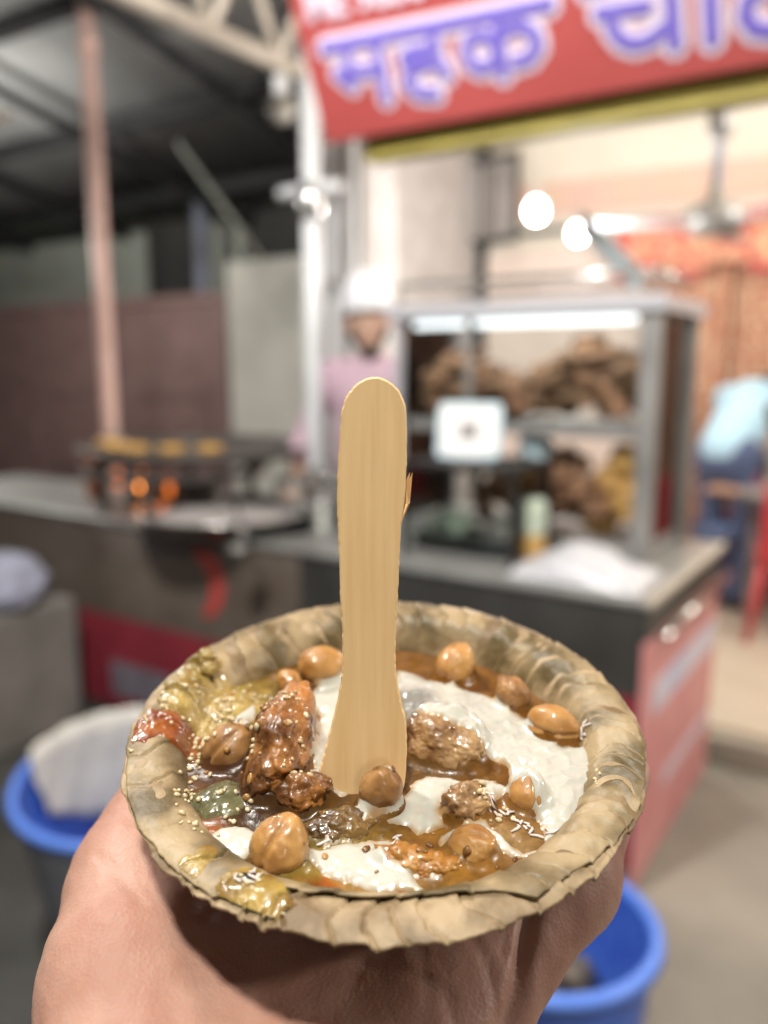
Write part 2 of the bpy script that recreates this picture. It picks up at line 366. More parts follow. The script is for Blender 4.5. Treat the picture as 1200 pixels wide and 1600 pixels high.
for dx in (-.13, .0, .12): part('pipe', MB().tube([(dx, -.185, .1), (dx, -.185, 3.3)], .026), M['whitepole'], t, 0, True)
t = thing('barred_window', 'dark framed barred window in the shop wall, left of the lit bulb', 'window', -2.28, 3.44, 2.36)
for q in ((-.29, .29, .56, .60), (-.29, .29, 0, .04), (-.29, -.25, .04, .56), (.25, .29, .04, .56)): part('frame_bar', MB().box(q[0], q[1], -.02, .02, q[2], q[3]), M['panel'], t)
for dx in (-.12, .01, .13): part('bar', MB().tube([(dx, 0, .04), (dx, 0, .56)], .012), M['panel'], t, 0, True)
part('pane', MB().box(-.25, .25, .024, .030, .04, .56), M['whitewash'], t, 0)
part('panel', MB().box(.02, .13, -.012, .02, .05, .5), M['greycloth'], t, 0)
# bulbs
for nm, p, lab, r in (('led_bulb', BULB1, 'brightest white bulb glowing in the shop, hanging farther back above the glass case', .055), ('led_bulb', BULB2, 'small white bulb glowing just above the top of the glass case', .04)):
    t = thing(nm, lab, 'bulb', p.x, p.y, p.z, frame=Matrix.Identity(4), group='lit bulbs in the shop')
    part('globe', MB().lathe([(0, -r), (r * .6, -r * .8), (r, -r * .1), (r * .85, r * .5), (r * .45, r * 1.0)], 20), M['bulb'], t, 0, True)
    part('cap', MB().lathe([(r * .46, r), (r * .46, r * 1.9), (0, r * 1.95)], 16), M['white'], t, 0, True)
    part('cord', MB().tube([(0, 0, r * 1.9), (0, 0, 3.3 - p.z)], .003, 6), M['white'], t, 0, True)
# ceiling fan
t = thing('ceiling_fan', 'ceiling fan with white rod, dark motor and pale blades in the shop', 'fan', -.34, 2.0, 2.14)
part('rod', MB().tube([(0, 0, .12), (0, 0, 1.16)], .03), M['steel_white'], t, 0, True)
part('canopy', MB().lathe([(.03, .52), (.055, .50), (.06, .40), (.03, .36)], 20), M['steel_dull'], t, 0, True)
part('motor', MB().lathe([(0, -.05), (.09, -.05), (.13, -.02), (.14, .03), (.11, .07), (.04, .1), (.03, .16)], 28), M['steel_dull'], t, 0, True)
for a in (93, 213, 333):
    bl = part('blade', MB().box(.14, .62, -.065, .065, -.006, .006), M['steel_white'], t, .003); bl.rotation_euler = (R(5), 0, R(a))
# curtain and valance
def cloth(x0, x1, z0, z1, amp, wl, nx, nz, scallop=0, gather=0):
    X = np.linspace(x0, x1, nx); Z = np.linspace(0, 1, nz); v = []
    for x in X:
        lo = z0 + scallop * abs(math.sin(x * math.pi / .42))
        for z in Z: v.append((x, amp * math.sin(2 * math.pi * x / wl + .6 * math.sin(3 * x)) * (1 - gather * z) + amp * .4 * math.sin(9.1 * x), lo + (z1 - lo) * z))
    f = [(i * nz + k, (i + 1) * nz + k, (i + 1) * nz + k + 1, i * nz + k + 1) for i in range(nx - 1) for k in range(nz - 1)]
    return MB().add(v, f)
t = thing('door_curtain', 'orange and maroon patterned curtain hanging at the back of the shop', 'curtain', .5, 3.38)
for k in range(4):
    o = part('curtain_panel', cloth(-1.55 + k * .55, -1.02 + k * .55, .16, 2.12, .025, .17, 50, 12), M['curtain'], t, 0, True); m_ = o.modifiers.new('s', 'SOLIDIFY'); m_.thickness = .004
part('curtain_rail', MB().tube([(-1.6, 0, 2.13), (1.2, 0, 2.13)], .015), M['steel_dull'], t, 0, True)
t = thing('valance', 'red and gold scalloped valance above the patterned curtain', 'valance', .5, 3.30)
o = part('cloth', cloth(-1.75, 1.3, 2.06, 2.38, .02, .2, 120, 8, .05), M['valance'], t, 0, True); o.modifiers.new('s', 'SOLIDIFY').thickness = .004
o = part('top_trim', cloth(-1.75, 1.3, 2.35, 2.41, .02, .2, 120, 3), M['valtrim'], t, 0, True); o.location.y = -.012; o.modifiers.new('s', 'SOLIDIFY').thickness = .004
o = part('bottom_trim', cloth(-1.75, 1.3, 2.03, 2.075, .02, .2, 120, 3, .05), M['valtrim'], t, 0, True); o.location.y = -.012; o.modifiers.new('s', 'SOLIDIFY').thickness = .004

# left side: wall, gate, roof
t = thing('yard_wall', 'pale grey-green rendered wall behind the maroon gate', 'wall', -6, 3.3)
part('wall', MB().box(-5, .32, 0, .2, 0, 2.72), M['greywall'], t)
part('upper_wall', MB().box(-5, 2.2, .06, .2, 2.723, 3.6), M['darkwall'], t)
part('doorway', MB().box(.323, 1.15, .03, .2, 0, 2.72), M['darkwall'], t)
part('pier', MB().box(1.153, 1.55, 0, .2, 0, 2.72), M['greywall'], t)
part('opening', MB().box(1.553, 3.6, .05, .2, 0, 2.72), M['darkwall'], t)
single('drain_pipe', MB().tube([(0, 0, 0), (0, 0, 2.85)], .07), M['greyplastic'], 'grey vertical drain pipe in front of the dark doorway beyond the gate', 'pipe', -4.63, 3.0, smooth=True, bevel=0)
t = thing('maroon_gate', 'dull maroon metal gate with raised square panels behind the stall', 'gate', -5.6, 2.6)
part('sheet', MB().box(-2.4, 1.62, 0, .03, .05, 2.04), M['gate'], t)
for q in ((-2.4, 1.62, 1.98, 2.05), (-2.4, 1.62, .05, .13), (1.55, 1.62, .131, 1.979), (.16, .23, .131, 1.979)): part('frame_bar', MB().box(q[0], q[1], -.03, -.002, q[2], q[3]), M['gate'], t)
for (x0, x1) in ((-.95, .05), (-2.2, -1.2), (.40, 1.4)):
    for z0, z1 in ((.3, 1.33),):
        part('panel', MB().box(x0, x1, -.022, -.002, z1 - .09, z1).box(x0, x1, -.022, -.002, z0, z0 + .09).box(x0, x0 + .1, -.022, -.002, z0 + .09, z1 - .09).box(x1 - .1, x1, -.022, -.002, z0 + .09, z1 - .09).box(x0 + .28, x1 - .28, -.03, -.002, z0 + .26, z1 - .26), M['gate'], t)
t = thing('white_board', 'tall off-white board standing between the maroon gate and the white pole', 'board', -3.08, 2.0)
part('sheet', MB().box(-.33, .33, 0, .04, .1, 2.17), M['board'], t, .006)
part('leg', MB().box(-.31, -.26, 0, .04, 0, .1), M['steel_dull'], t); part('leg', MB().box(.26, .31, 0, .04, 0, .1), M['steel_dull'], t)
# roof
t = thing('shed_roof', 'dark corrugated metal shed roof over the left yard', 'roof', -5, 1, 0)
for (x0, x1, y1, nx) in ((-4.5, 2.62, 2.7, 420), (2.62, 3.5, .35, 60)):
    v = []; f = []
    for i in range(nx):
        x = x0 + (x1 - x0) * i / (nx - 1)
        for y in (-2.6, y1): v.append((x, y, 3.9 - .22 * (y + 2.6) + .012 * math.sin(2 * math.pi * x / .076)))
    for i in range(nx - 1): f.append((2 * i, 2 * i + 2, 2 * i + 3, 2 * i + 1))
    o = part('sheet', MB().add(v, f), M['roof'], t, 0, True); o.modifiers.new('s', 'SOLIDIFY').thickness = .003
for y in (-2.2, -1.2, -.2, .8, 1.8, 2.5):
    z = 3.9 - .22 * (y + 2.6) - .02
    part('purlin', MB().box(-4.5, 3.5 if y < .3 else 2.62, y - .035, y + .035, z - .09, z), M['purlin'], t)
for x in (-3.9, -2.4, -.9, .6, 2.0):
    part('rafter', MB().tube([(x, -2.6, 3.9 - .14), (x, 2.7, 3.9 - 1.166 - .14)], .045, 4), M['purlin'], t, 0)
part('eave_strut', MB().tube([(-3.5, -.35, 2.83), (1.35, -.35, 2.80)], .028, 8), M['creamsteel'], t, 0, True)
part('diagonal_brace', MB().tube([(-1.35, -.3, 2.86), (.6, -1.6, 3.02)], .028, 8), M['creamsteel'], t, 0, True)
single('leaning_strut', MB().tube([(-.42, 0, 2.72), (.2, 0, 2.02)], .013, 8), M['greywall'], 'thin grey strut slanting down towards the white pole', 'strut', -2.65, 1.3, smooth=True, bevel=0)
# truss
t = thing('roof_truss', 'cream steel lattice truss running back to the white pole', 'truss', -1.62, 0)
part('bottom_chord', MB().tube([(0, -1.8, 2.62), (0, .78, 2.64)], .034, 8), M['creamsteel'], t, 0, True)
part('top_chord', MB().tube([(0, -1.8, 2.98), (0, .78, 3.0)], .03, 8), M['creamsteel'], t, 0, True)
for k in range(7):
    y0 = -1.7 + k * .36
    part('web', MB().tube([(0, y0, 2.63), (0, y0 + .18, 2.98)], .018, 8), M['creamsteel'], t, 0, True)
    part('web', MB().tube([(0, y0 + .18, 2.98), (0, y0 + .36, 2.63)], .018, 8), M['creamsteel'], t, 0, True)
t = thing('round_lamp', 'unlit round glass lamp hanging at the end of the cream truss', 'lamp', -1.78, .66, 2.52)
part('globe', MB().ball((0, 0, .02), .056, 3), M['deadbulb'], t, 0, True)
part('holder', MB().lathe([(.03, .07), (.035, .15), (.0, .16)], 16), M['white'], t, 0, True)
part('bracket', MB().tube([(0, 0, .15), (.16, 0, .2)], .014, 8), M['creamsteel'], t, 0, True)
# poles
t = thing('pink_pole', 'tall faded pink round pole rising behind the griddle', 'pole', -3.13, .78)
part('shaft', MB().tube([(0, 0, 0), (0, 0, 3.36)], .043, 16), M['pinkpole'], t, 0, True)
part('collar', MB().tube([(0, 0, 3.04), (0, 0, 3.12)], .05, 16), M['pinkpole'], t, 0, True)
t = thing('white_pole', 'white painted round pole in front of the pale pillar, under the sign', 'pole', -1.6, .62)
part('shaft', MB().tube([(0, 0, 0), (0, 0, 3.05)], .037, 16), M['whitepole'], t, 0, True)
part('cross_arm', MB().tube([(-.16, 0, 2.2), (.14, 0, 2.2)], .026, 12), M['whitepole'], t, 0, True)
part('clamp', MB().lathe([(.038, 2.08), (.05, 2.1), (.05, 2.2), (.038, 2.22)], 16), M['steel'], t, 0, True)

# ================================================================== SIGN
TAU = R(25)
SG = S @ Matrix.Translation((-1.05, 0, 2.17)) @ Matrix.Rotation(TAU, 4, 'X')   # local x right, z up the board, -y to the viewer
t = thing('shop_sign', 'large red signboard with blue and white Hindi lettering above the stall', 'sign', 0, 0, frame=SG)
part('board', MB().box(0, 2.7, 0, .05, 0, .95), M['signred'], t, .004)
part('frame', MB().box(-.008, 2.71, .052, .075, -.008, .03).box(-.008, 2.71, .052, .075, .92, .958), M['steel_dull'], t, 0)
STROKES = [
 ('headline', [[(.082, .25), (.76, .222)]]),
 ('letter', [[(.253, .238), (.25, .094)], [(.154, .242), (.149, .173)], [(.149, .173), (.246, .168)], [(.148, .17), (.108, .18), (.145, .144), (.148, .17)]]),
 ('letter', [[(.433, .233), (.433, .186), (.36, .191), (.334, .182), (.337, .164), (.388, .159), (.439, .148), (.452, .12)], [(.395, .153), (.35, .147), (.327, .12), (.355, .087), (.408, .077)]]),
 ('letter', [[(.62, .219), (.615, .092)], [(.608, .151), (.598, .175), (.57, .192), (.537, .187), (.521, .161), (.529, .13), (.558, .113), (.596, .121), (.61, .145)], [(.623, .176), (.65, .191), (.686, .189), (.716, .164), (.718, .136), (.695, .115), (.653, .111)]]),
 ('headline', [[(.86, .232), (1.42, .208)]]),
 ('letter', [[(.884, .176), (.993, .169)], [(.912, .169), (.911, .138), (.932, .109), (.962, .095), (1.001, .099), (1.036, .117)], [(1.05, .215), (1.054, .078)]]),
 ('letter', [[(1.135, .212), (1.137, .073)]]),
 ('letter', [[(1.30, .205), (1.30, .165), (1.25, .155), (1.215, .136), (1.208, .105), (1.228, .076), (1.265, .065), (1.31, .073), (1.335, .098)]])]
def strokes(mb, lines, r, d):
    for ln in lines:
        pts = [Vector((x, -d, z)) for x, z in ln]
        for i in range(len(pts) - 1):
            a, b = pts[i], pts[i + 1]; u = (b - a).normalized(); n = Vector((u.z, 0, -u.x)); sec = []
            prof = [(math.cos(q), math.sin(q)) for q in np.linspace(0, math.pi, 7)]
            v = []
            for p in (a, b):
                for c_, s_ in prof: v.append(p + n * r * c_ + Vector((0, -.003 * s_, 0)))
            mb.add(v, [(k, k + 1, 8 + k, 7 + k) for k in range(6)])
        for p in pts:
            v = [p + Vector((0, -.0032, 0))] + [p + Vector((r * math.cos(q), 0, r * math.sin(q))) for q in np.linspace(0, 2 * math.pi, 21)[:-1]]
            mb.add(v, [(0, 1 + k, 1 + (k + 1) % 20) for k in range(20)])
    return mb
for nm, ln in STROKES:
    part('letter_outline', strokes(MB(), ln, .033, .002), M['signwhite'], t, 0)
for nm, ln in STROKES:
    part(nm, strokes(MB(), ln, .0165, .0065), M['signblue'], t, 0)
fc = bpy.data.curves.new('phone_number', 'FONT'); fc.body = 'ME 9830'; fc.size = .115; fc.extrude = .002; fc.offset = .004; fc.space_character = .95
to = bpy.data.objects.new('phone_number', fc); col.objects.link(to)
dg = bpy.context.evaluated_depsgraph_get(); tm = bpy.data.meshes.new_from_object(to.evaluated_get(dg)); bpy.data.objects.remove(to)
to = link('phone_number', tm, M['signwhite'], False, fix=False); to.parent = t; to.location = (.045, -.004, .325); to.rotation_euler = (R(90), R(2.5), 0)
single('yellow_beam', MB().box(0, 2.8, -.04, .04, 0, .07), M['yellow'], 'dull yellow metal beam running under the red signboard', 'beam', -.95, .10, 2.122)

# ================================================================== STALL COUNTERS
t = thing('case_counter', 'dark steel stall counter under the glass snack case', 'counter', 0, 0)
part('countertop', MB().box(-1.199, 0, 0, .90, .86, .88), M['top_steel'], t)
part('front_panel', MB().box(-1.199, -.012, .012, .03, .60, .858), M['panel'], t)
part('skirt', MB().box(-1.199, -.012, .016, .034, .08, .597), M['redcloth'], t)
part('side_panel', MB().box(-.01, .004, .012, .89, .76, .858), M['panel'], t)
sd = part('side_banner', MB().box(-.008, .006, .012, .89, .03, .757), M['banner_red'], t, label='red and white striped plastic banner on the right end')
part('stripe', MB().box(.0065, .0085, .10, .86, .52, .62), M['banner_blue'], sd, 0)
part('stripe', MB().box(.0065, .0085, .25, .86, .24, .28), M['signwhite'], sd, 0)
part('edge_strip', MB().box(.001, .018, .0, .90, .862, .886), M['creamsteel'], t)
part('side_rail', MB().tube([(.04, .05, .775), (.04, .89, .775)], .012, 10), M['steel'], t, 0, True)
for x in (-1.17, -.03):
    for y in (.05, .86): part('leg', MB().box(x - .015, x + .015, y - .015, y + .015, 0, .86), M['steel_dull'], t, 0)
t = thing('stove_counter', 'long steel cooking counter with a maroon cloth skirt holding the griddle', 'counter', -1.2, 0)
part('countertop', MB().box(-2.6, 0, 0, .66, .86, .88), M['top_steel'], t)
part('front_panel', MB().box(-2.6, 0, .012, .03, .46, .858), M['panel_light'], t)
part('skirt', MB().box(-1.23, 0, .006, .026, .06, .457), M['redcloth'], t)
v = []; nseg = 16
for k in range(nseg + 1):
    a = R(-50 + 120 * k / nseg); rr = .16
    for dr in (-.03, .045 * math.sin(math.pi * k / nseg)): v.append((-.56 + (rr + dr) * math.cos(a), .0085, .67 + (rr + dr) * math.sin(a)))
part('painted_swoosh', MB().add(v, [(2 * k, 2 * k + 1, 2 * k + 3, 2 * k + 2) for k in range(nseg)]), M['redprint'], t, 0)
part('printed_patch', MB().box(-1.03, -.68, .002, .0045, .12, .27), M['greyprint'], t, 0)
for x in (-2.55, -1.3, -.04):
    for y in (.06, .6): part('leg', MB().box(x - .018, x + .018, y - .018, y + .018, 0, .86), M['iron'], t, 0)

# glass case
t = thing('glass_snack_case', 'steel framed glass case full of fried snacks on the counter', 'display case', -.60, .43, .88)
W, D, H = .455, .44, .78
for x in (-W, W):
    for y in (0, D):
        rw = .03 if x > 0 else .012
        part('post', MB().box(x - rw, x + rw, y - .02, y + .02, 0, H), M['steel_dull'] if x > 0 else M['steel_white'], t)
part('roof', MB().box(-W - .03, W + .05, -.045, D + .04, H + .001, H + .05), M['steel_white'], t)
part('roof_rail', MB().tube([(-W, 0, H + .05), (-W, 0, H + .12), (W, 0, H + .12), (W, 0, H + .05)], .01, 8).tube([(W, 0, H + .12), (W, D, H + .12), (-W, D, H + .12)], .01, 8), M['steel'], t, 0, True)
part('strip_lamp', MB().tube([(-W + .05, .03, H - .018), (W - .06, .03, H - .018)], .011, 10), M['tube'], t, 0, True)
_l = bpy.data.lights.new('case_strip_light', 'AREA'); _l.shape = 'RECTANGLE'; _l.size = .8; _l.size_y = .02; _l.energy = 1.6; _l.color = (1, .97, .93)
_o = bpy.data.objects.new('case_strip_light', _l); col.objects.link(_o); _o.matrix_world = t.matrix_world @ Matrix.Translation((0, .03, H - .034)) @ Matrix.Rotation(R(35), 4, 'X')
part('base', MB().box(-W, W, -.02, D, .001, .05), M['steel_dull'], t)
part('shelf', MB().box(-W + .036, W - .036, .0, D - .03, .39, .43), M['steel_dull'], t)
part('middle_bar', MB().box(-.18, -.155, -.012, .012, .431, H), M['steel_dull'], t)
part('front_pane', MB().box(-W + .022, W - .036, -.003, .003, .431, H), M['glass'], t, 0)
part('side_pane', MB().box(W - .003, W + .003, .022, D - .022, .051, H), M['glass'], t, 0)
part('side_pane', MB().box(-W - .003, -W + .003, .022, D - .022, .051, H), M['glass'], t, 0)
def heap(name, label, cx, cy, cz, L, Dp, Hh, r, n, m, cat='snacks', seed=0, prof=None):
    mb = MB(); rr = np.random.default_rng(seed)
    for k in range(n):
        x = rr.uniform(-1, 1); y = rr.uniform(-1, 1); top = Hh * (prof(x) if prof else math.sqrt(max(0, 1 - .7 * x * x))) * (1 - .35 * y * y)
        s_ = r * rr.uniform(.75, 1.25)
        mb.ball((x * L, y * Dp, r * .7 + rr.uniform(0, 1) ** .6 * max(top - r, 0)), (s_, s_ * rr.uniform(.7, 1), s_ * rr.uniform(.6, .9)), 2, .28, rr.uniform(0, 50))
    return single(name, mb, m, label, cat, cx, cy, cz, kind='stuff', bevel=0, smooth=True)
heap('fried_snacks', 'big heap of dark brown fried snacks filling the upper shelf of the glass case', -.60, .62, 1.311, .38, .19, .28, .034, 300, M['fritter'], seed=1, prof=lambda x: .55 + .38 * math.exp(-((x + .72) / .25) ** 2) + .5 * math.exp(-((x - .55) / .38) ** 2))
heap('brown_snacks', 'brown fried snacks heaped on the lower shelf of the glass case', -.52, .62, .931, .24, .18, .28, .036, 150, M['fritter'], seed=2)
heap('golden_puffs', 'golden yellow fried puffs heaped at the lower right of the glass case', -.27, .64, .931, .08, .14, .32, .045, 50, M['puri'], seed=3)
single('blue_packet', MB().ball((0, 0, .06), (.06, .05, .07), 3, .3, 3), M['bluewhite'], 'pale blue packet lying on the snacks in the lower glass case', 'packet', -.56, .54, 1.17, smooth=True, bevel=0)
sh = MB(); v = []
for i in range(9):
    for k in range(9): v.append((.0 + .22 * i / 8, .012 * math.sin(i * 1.3) + .02 * k / 8, .25 - .21 * i / 8 + .08 * (k / 8 - .5)))
sh.add(v, [(i * 9 + k, i * 9 + k + 1, i * 9 + 10 + k, i * 9 + 9 + k) for i in range(8) for k in range(8)])
o = single('plastic_sheet', sh, M['bluewhite'], 'pale blue plastic sheet slanting down onto the top of the glass case', 'plastic sheet', -.50, .72, 1.74, smooth=True, bevel=0); o.modifiers.new('s', 'SOLIDIFY').thickness = .003

# small counter-top box, sign stand, jar, bag
t = thing('small_glass_box', 'small dark framed glass box at the counter front holding chopped toppings', 'display box', -.63, .10, .882)
w_, d_, h_ = .195, .27, .295
for x in (-w_, w_):
    for y in (0, d_): part('post', MB().box(x - .009, x + .009, y - .009, y + .009, 0, h_), M['black'], t, 0)
part('top', MB().box(-w_ - .01, w_ + .01, -.012, d_ + .012, h_ + .001, h_ + .022), M['black'], t)
part('base', MB().box(-w_, w_, 0, d_, .0, .03), M['steel_dull'], t)
part('front_pane', MB().box(-w_ + .01, w_ - .01, -.002, .002, .031, h_), M['glass'], t, 0)
part('side_pane', MB().box(w_ - .002, w_ + .002, .01, d_ - .01, .031, h_), M['glass'], t, 0)
for dx, lab in ((-.095, 'chopped onion and herbs heaped in the left steel tray'), (.095, 'pale toppings heaped in the right steel tray')):
    q = thing('topping_tray', 'steel tray of ' + lab.split(' heaped')[0] + ' in the ' + lab.split('in the ')[1].split(' steel')[0] + ' half of the small glass box', 'tray', -.63 + dx, .235, .914, group='topping trays in the small glass box')
    part('tray', MB().box(-.085, .085, -.1, .1, 0, .05), M['steel'], q, .006)
    part('topping', MB().ball((0, 0, .05), (.08, .095, .06), 3, .25, dx * 90), M['onion'] if dx < 0 else M['whitewash'], q, 0, True)
t = thing('payment_stand', 'white payment plaque with pale blue border standing on the small glass box', 'plaque', -.66, .22, 1.2, rz=14)
def rrect(w2, h2, r, y0, y1, z0):
    pts = []
    for cx, cz, a0 in ((w2 - r, h2 - r, 0), (-w2 + r, h2 - r, 90), (-w2 + r, -h2 + r, 180), (w2 - r, -h2 + r, 270)):
        for k in range(6): a = R(a0 + 18 * k); pts.append((cx + r * math.cos(a), cz + r * math.sin(a)))
    n = len(pts); v = [(x, y0, z0 + h2 + z) for x, z in pts] + [(x, y1, z0 + h2 + z) for x, z in pts]
    return MB().add(v, [tuple(range(n)), tuple(range(n, 2 * n))] + [(k, (k + 1) % n, n + (k + 1) % n, n + k) for k in range(n)])
for o in (part('border', rrect(.105, .09, .02, 0, .012, .004), M['bluewhite'], t, 0), part('face', rrect(.092, .077, .014, -.003, -.0005, .017), M['white'], t, 0), part('print', rrect(.03, .026, .004, -.005, -.0035, .066), M['greycloth'], t, 0)):
    o.rotation_euler = (R(-12), 0, 0)
part('foot', MB().box(-.06, .06, .0, .07, 0, .006), M['white'], t, .002)
t = thing('plastic_jar', 'tall jar with pale top half and yellow lower half beside the small glass box', 'jar', -.42, .21, .882)
part('body', MB().lathe([(0, 0), (.04, 0), (.043, .01), (.043, .1), (.04, .105)], 24), M['puri'], t, 0, True)
part('cap', MB().lathe([(.044, .104), (.045, .12), (.045, .19), (.035, .21), (0, .212)], 24), M['onion'], t, 0, True)
v = []; nx = 40; ny = 30; f = []
for i in range(nx):
    for k in range(ny):
        x = i / (nx - 1); y = k / (ny - 1); e = max(0, math.sin(math.pi * x)) ** .6 * max(0, math.sin(math.pi * y)) ** .5
        v.append((x * .40, y * .26, .002 + e * (.05 + .045 * math.exp(-((x - .45) / .25) ** 2))))
v = np.array(v); v[:, 2] += .02 * np.abs(fbm(v * 22 + 3, 4)) * (v[:, 2] > .006)
f = [(i * ny + k, (i + 1) * ny + k, (i + 1) * ny + k + 1, i * ny + k + 1) for i in range(nx - 1) for k in range(ny - 1)]
single('plastic_bag', MB().add(v, f), M['bagwhite'], 'crumpled white plastic bag lying on the right corner of the counter', 'plastic bag', -.43, .03, .882, smooth=True, bevel=0)

# griddle and stove
t = thing('gas_stove', 'low iron gas stove with rusty legs and orange flames under the griddle', 'stove', -2.15, .34, .882)
part('ring', MB().lathe([(.36, .16), (.39, .16), (.39, .19), (.36, .19), (.36, .16)], 40), M['iron'], t, 0, True)
for a in (200, 250, 290, 340, 60, 120):
    part('leg', MB().tube([(.40 * math.cos(R(a)), .30 * math.sin(R(a)), 0), (.375 * math.cos(R(a)), .30 * math.sin(R(a)), .2)], .022, 8), M['iron'], t, 0, True)
part('leg', MB().box(-.56, -.525, -.05, -.01, 0, .26), M['rust'], t, label='thick rusty orange stove leg at the left end')
part('burner', MB().lathe([(0, .02), (.2, .02), (.22, .05), (.2, .09), (0, .1)], 28), M['iron'], t, 0, True)
for dx, s_ in ((-.19, .45), (-.03, .95), (.13, .5)):
    part('flame', MB().lathe([(0, .085), (.022 * s_, .10), (.026 * s_, .125), (.012 * s_, .16), (0, .185)], 12, (dx, -.16, 0)), M['flame' if s_ > .9 else 'flame_dim'], t, 0, True)
t = thing('griddle', 'wide flat iron griddle over the gas flames at the left end of the stall', 'griddle', -2.07, .40, 1.115)
part('pan', MB().lathe([(0, .0), (.40, .01), (.495, .045), (.50, .05), (.503, .043), (.41, -.002), (.0, -.012)], 64), M['iron'], t, 0, True)
part('handle', MB().tube([(-.495, 0, .045), (-.56, .03, .055), (-.56, -.03, .055), (-.495, -.05, .045)], .011, 8), M['steel'], t, 0, True)
tk = MB().lathe([(0, 0), (.045, 0), (.055, .012), (.05, .028), (.03, .034), (0, .036)], 20)
base = None
TKL = ['golden potato patty, leftmost of the row frying on the griddle edge', 'golden potato patty second from the left on the griddle edge', 'golden potato patty third from the left on the griddle edge', 'orange brown patty fourth from the left on the griddle', 'orange brown patty, rightmost of the row on the griddle']
for k, (x, y) in enumerate(((-2.33, .13), (-2.21, .08), (-2.07, .06), (-1.93, .12), (-1.82, .22))):
    if base is None: o = base = single('potato_patty', tk, M['tikki'], TKL[0], 'patty', x, y, 1.158, smooth=True, bevel=0)
    else: o = base.copy(); col.objects.link(o); o.matrix_world = S @ Matrix.Translation((x, y, 1.155))
    o['label'] = TKL[k]; o['group'] = 'potato patties frying on the griddle'
t = thing('steel_basin', 'wide shallow steel basin jutting over the front edge of the cooking counter', 'basin', -1.66, .14, .884)
part('bowl', MB().lathe([(0, .006), (.26, .008), (.325, .07), (.355, .075), (.357, .069), (.33, .062), (.268, 0), (0, 0)], 56), M['steel'], t, 0, True)
part('highlight_disc', MB().lathe([(0, .05), (.2, .048), (.298, .042), (.294, .036), (0, .036)], 40), M['whitewash'], t, 0, True)  # white disc standing in for the bright highlight on the steel
POTS = [(-1.42, .48, .085, .20, 'tall steel pot with lid behind the basin, nearest the griddle'), (-1.22, .50, .075, .24, 'tallest steel pot behind the basin, right of the others'), (-1.31, .30, .06, .13, 'small steel pot in front of the two tall pots'), (-1.58, .45, .07, .15, 'short wide steel pot beside the griddle flames')]
for x, y, r, h, lab in POTS:
    t = thing('steel_pot', lab, 'pot', x, y, .882, group='steel pots behind the basin')
    part('body', MB().lathe([(0, 0), (r * .9, 0), (r, .02), (r, h - .01), (r * 1.07, h), (r * 1.0, h + .003)], 28), M['steel'], t, 0, True)
    ld = part('lid', MB().lathe([(r * 1.06, h + .005), (r * .6, h + .018), (0, h + .024)], 28), M['steel'], t, 0, True)
    part('knob', MB().ball((0, 0, h + .035), .012, 2), M['black'], ld, 0, True)
t = thing('ladle', 'steel ladle resting in the basin with its bowl hanging below the rim', 'ladle', -1.32, -.16, .9)
part('handle', MB().tube([(-.25, .25, .10), (0, .02, .05), (.02, 0, .03)], .006, 8), M['steel'], t, 0, True)
part('scoop', MB().lathe([(0, -.03), (.03, -.022), (.042, 0), (.039, 0), (.028, -.018), (0, -.026)], 20), M['steel'], t, 0, True)

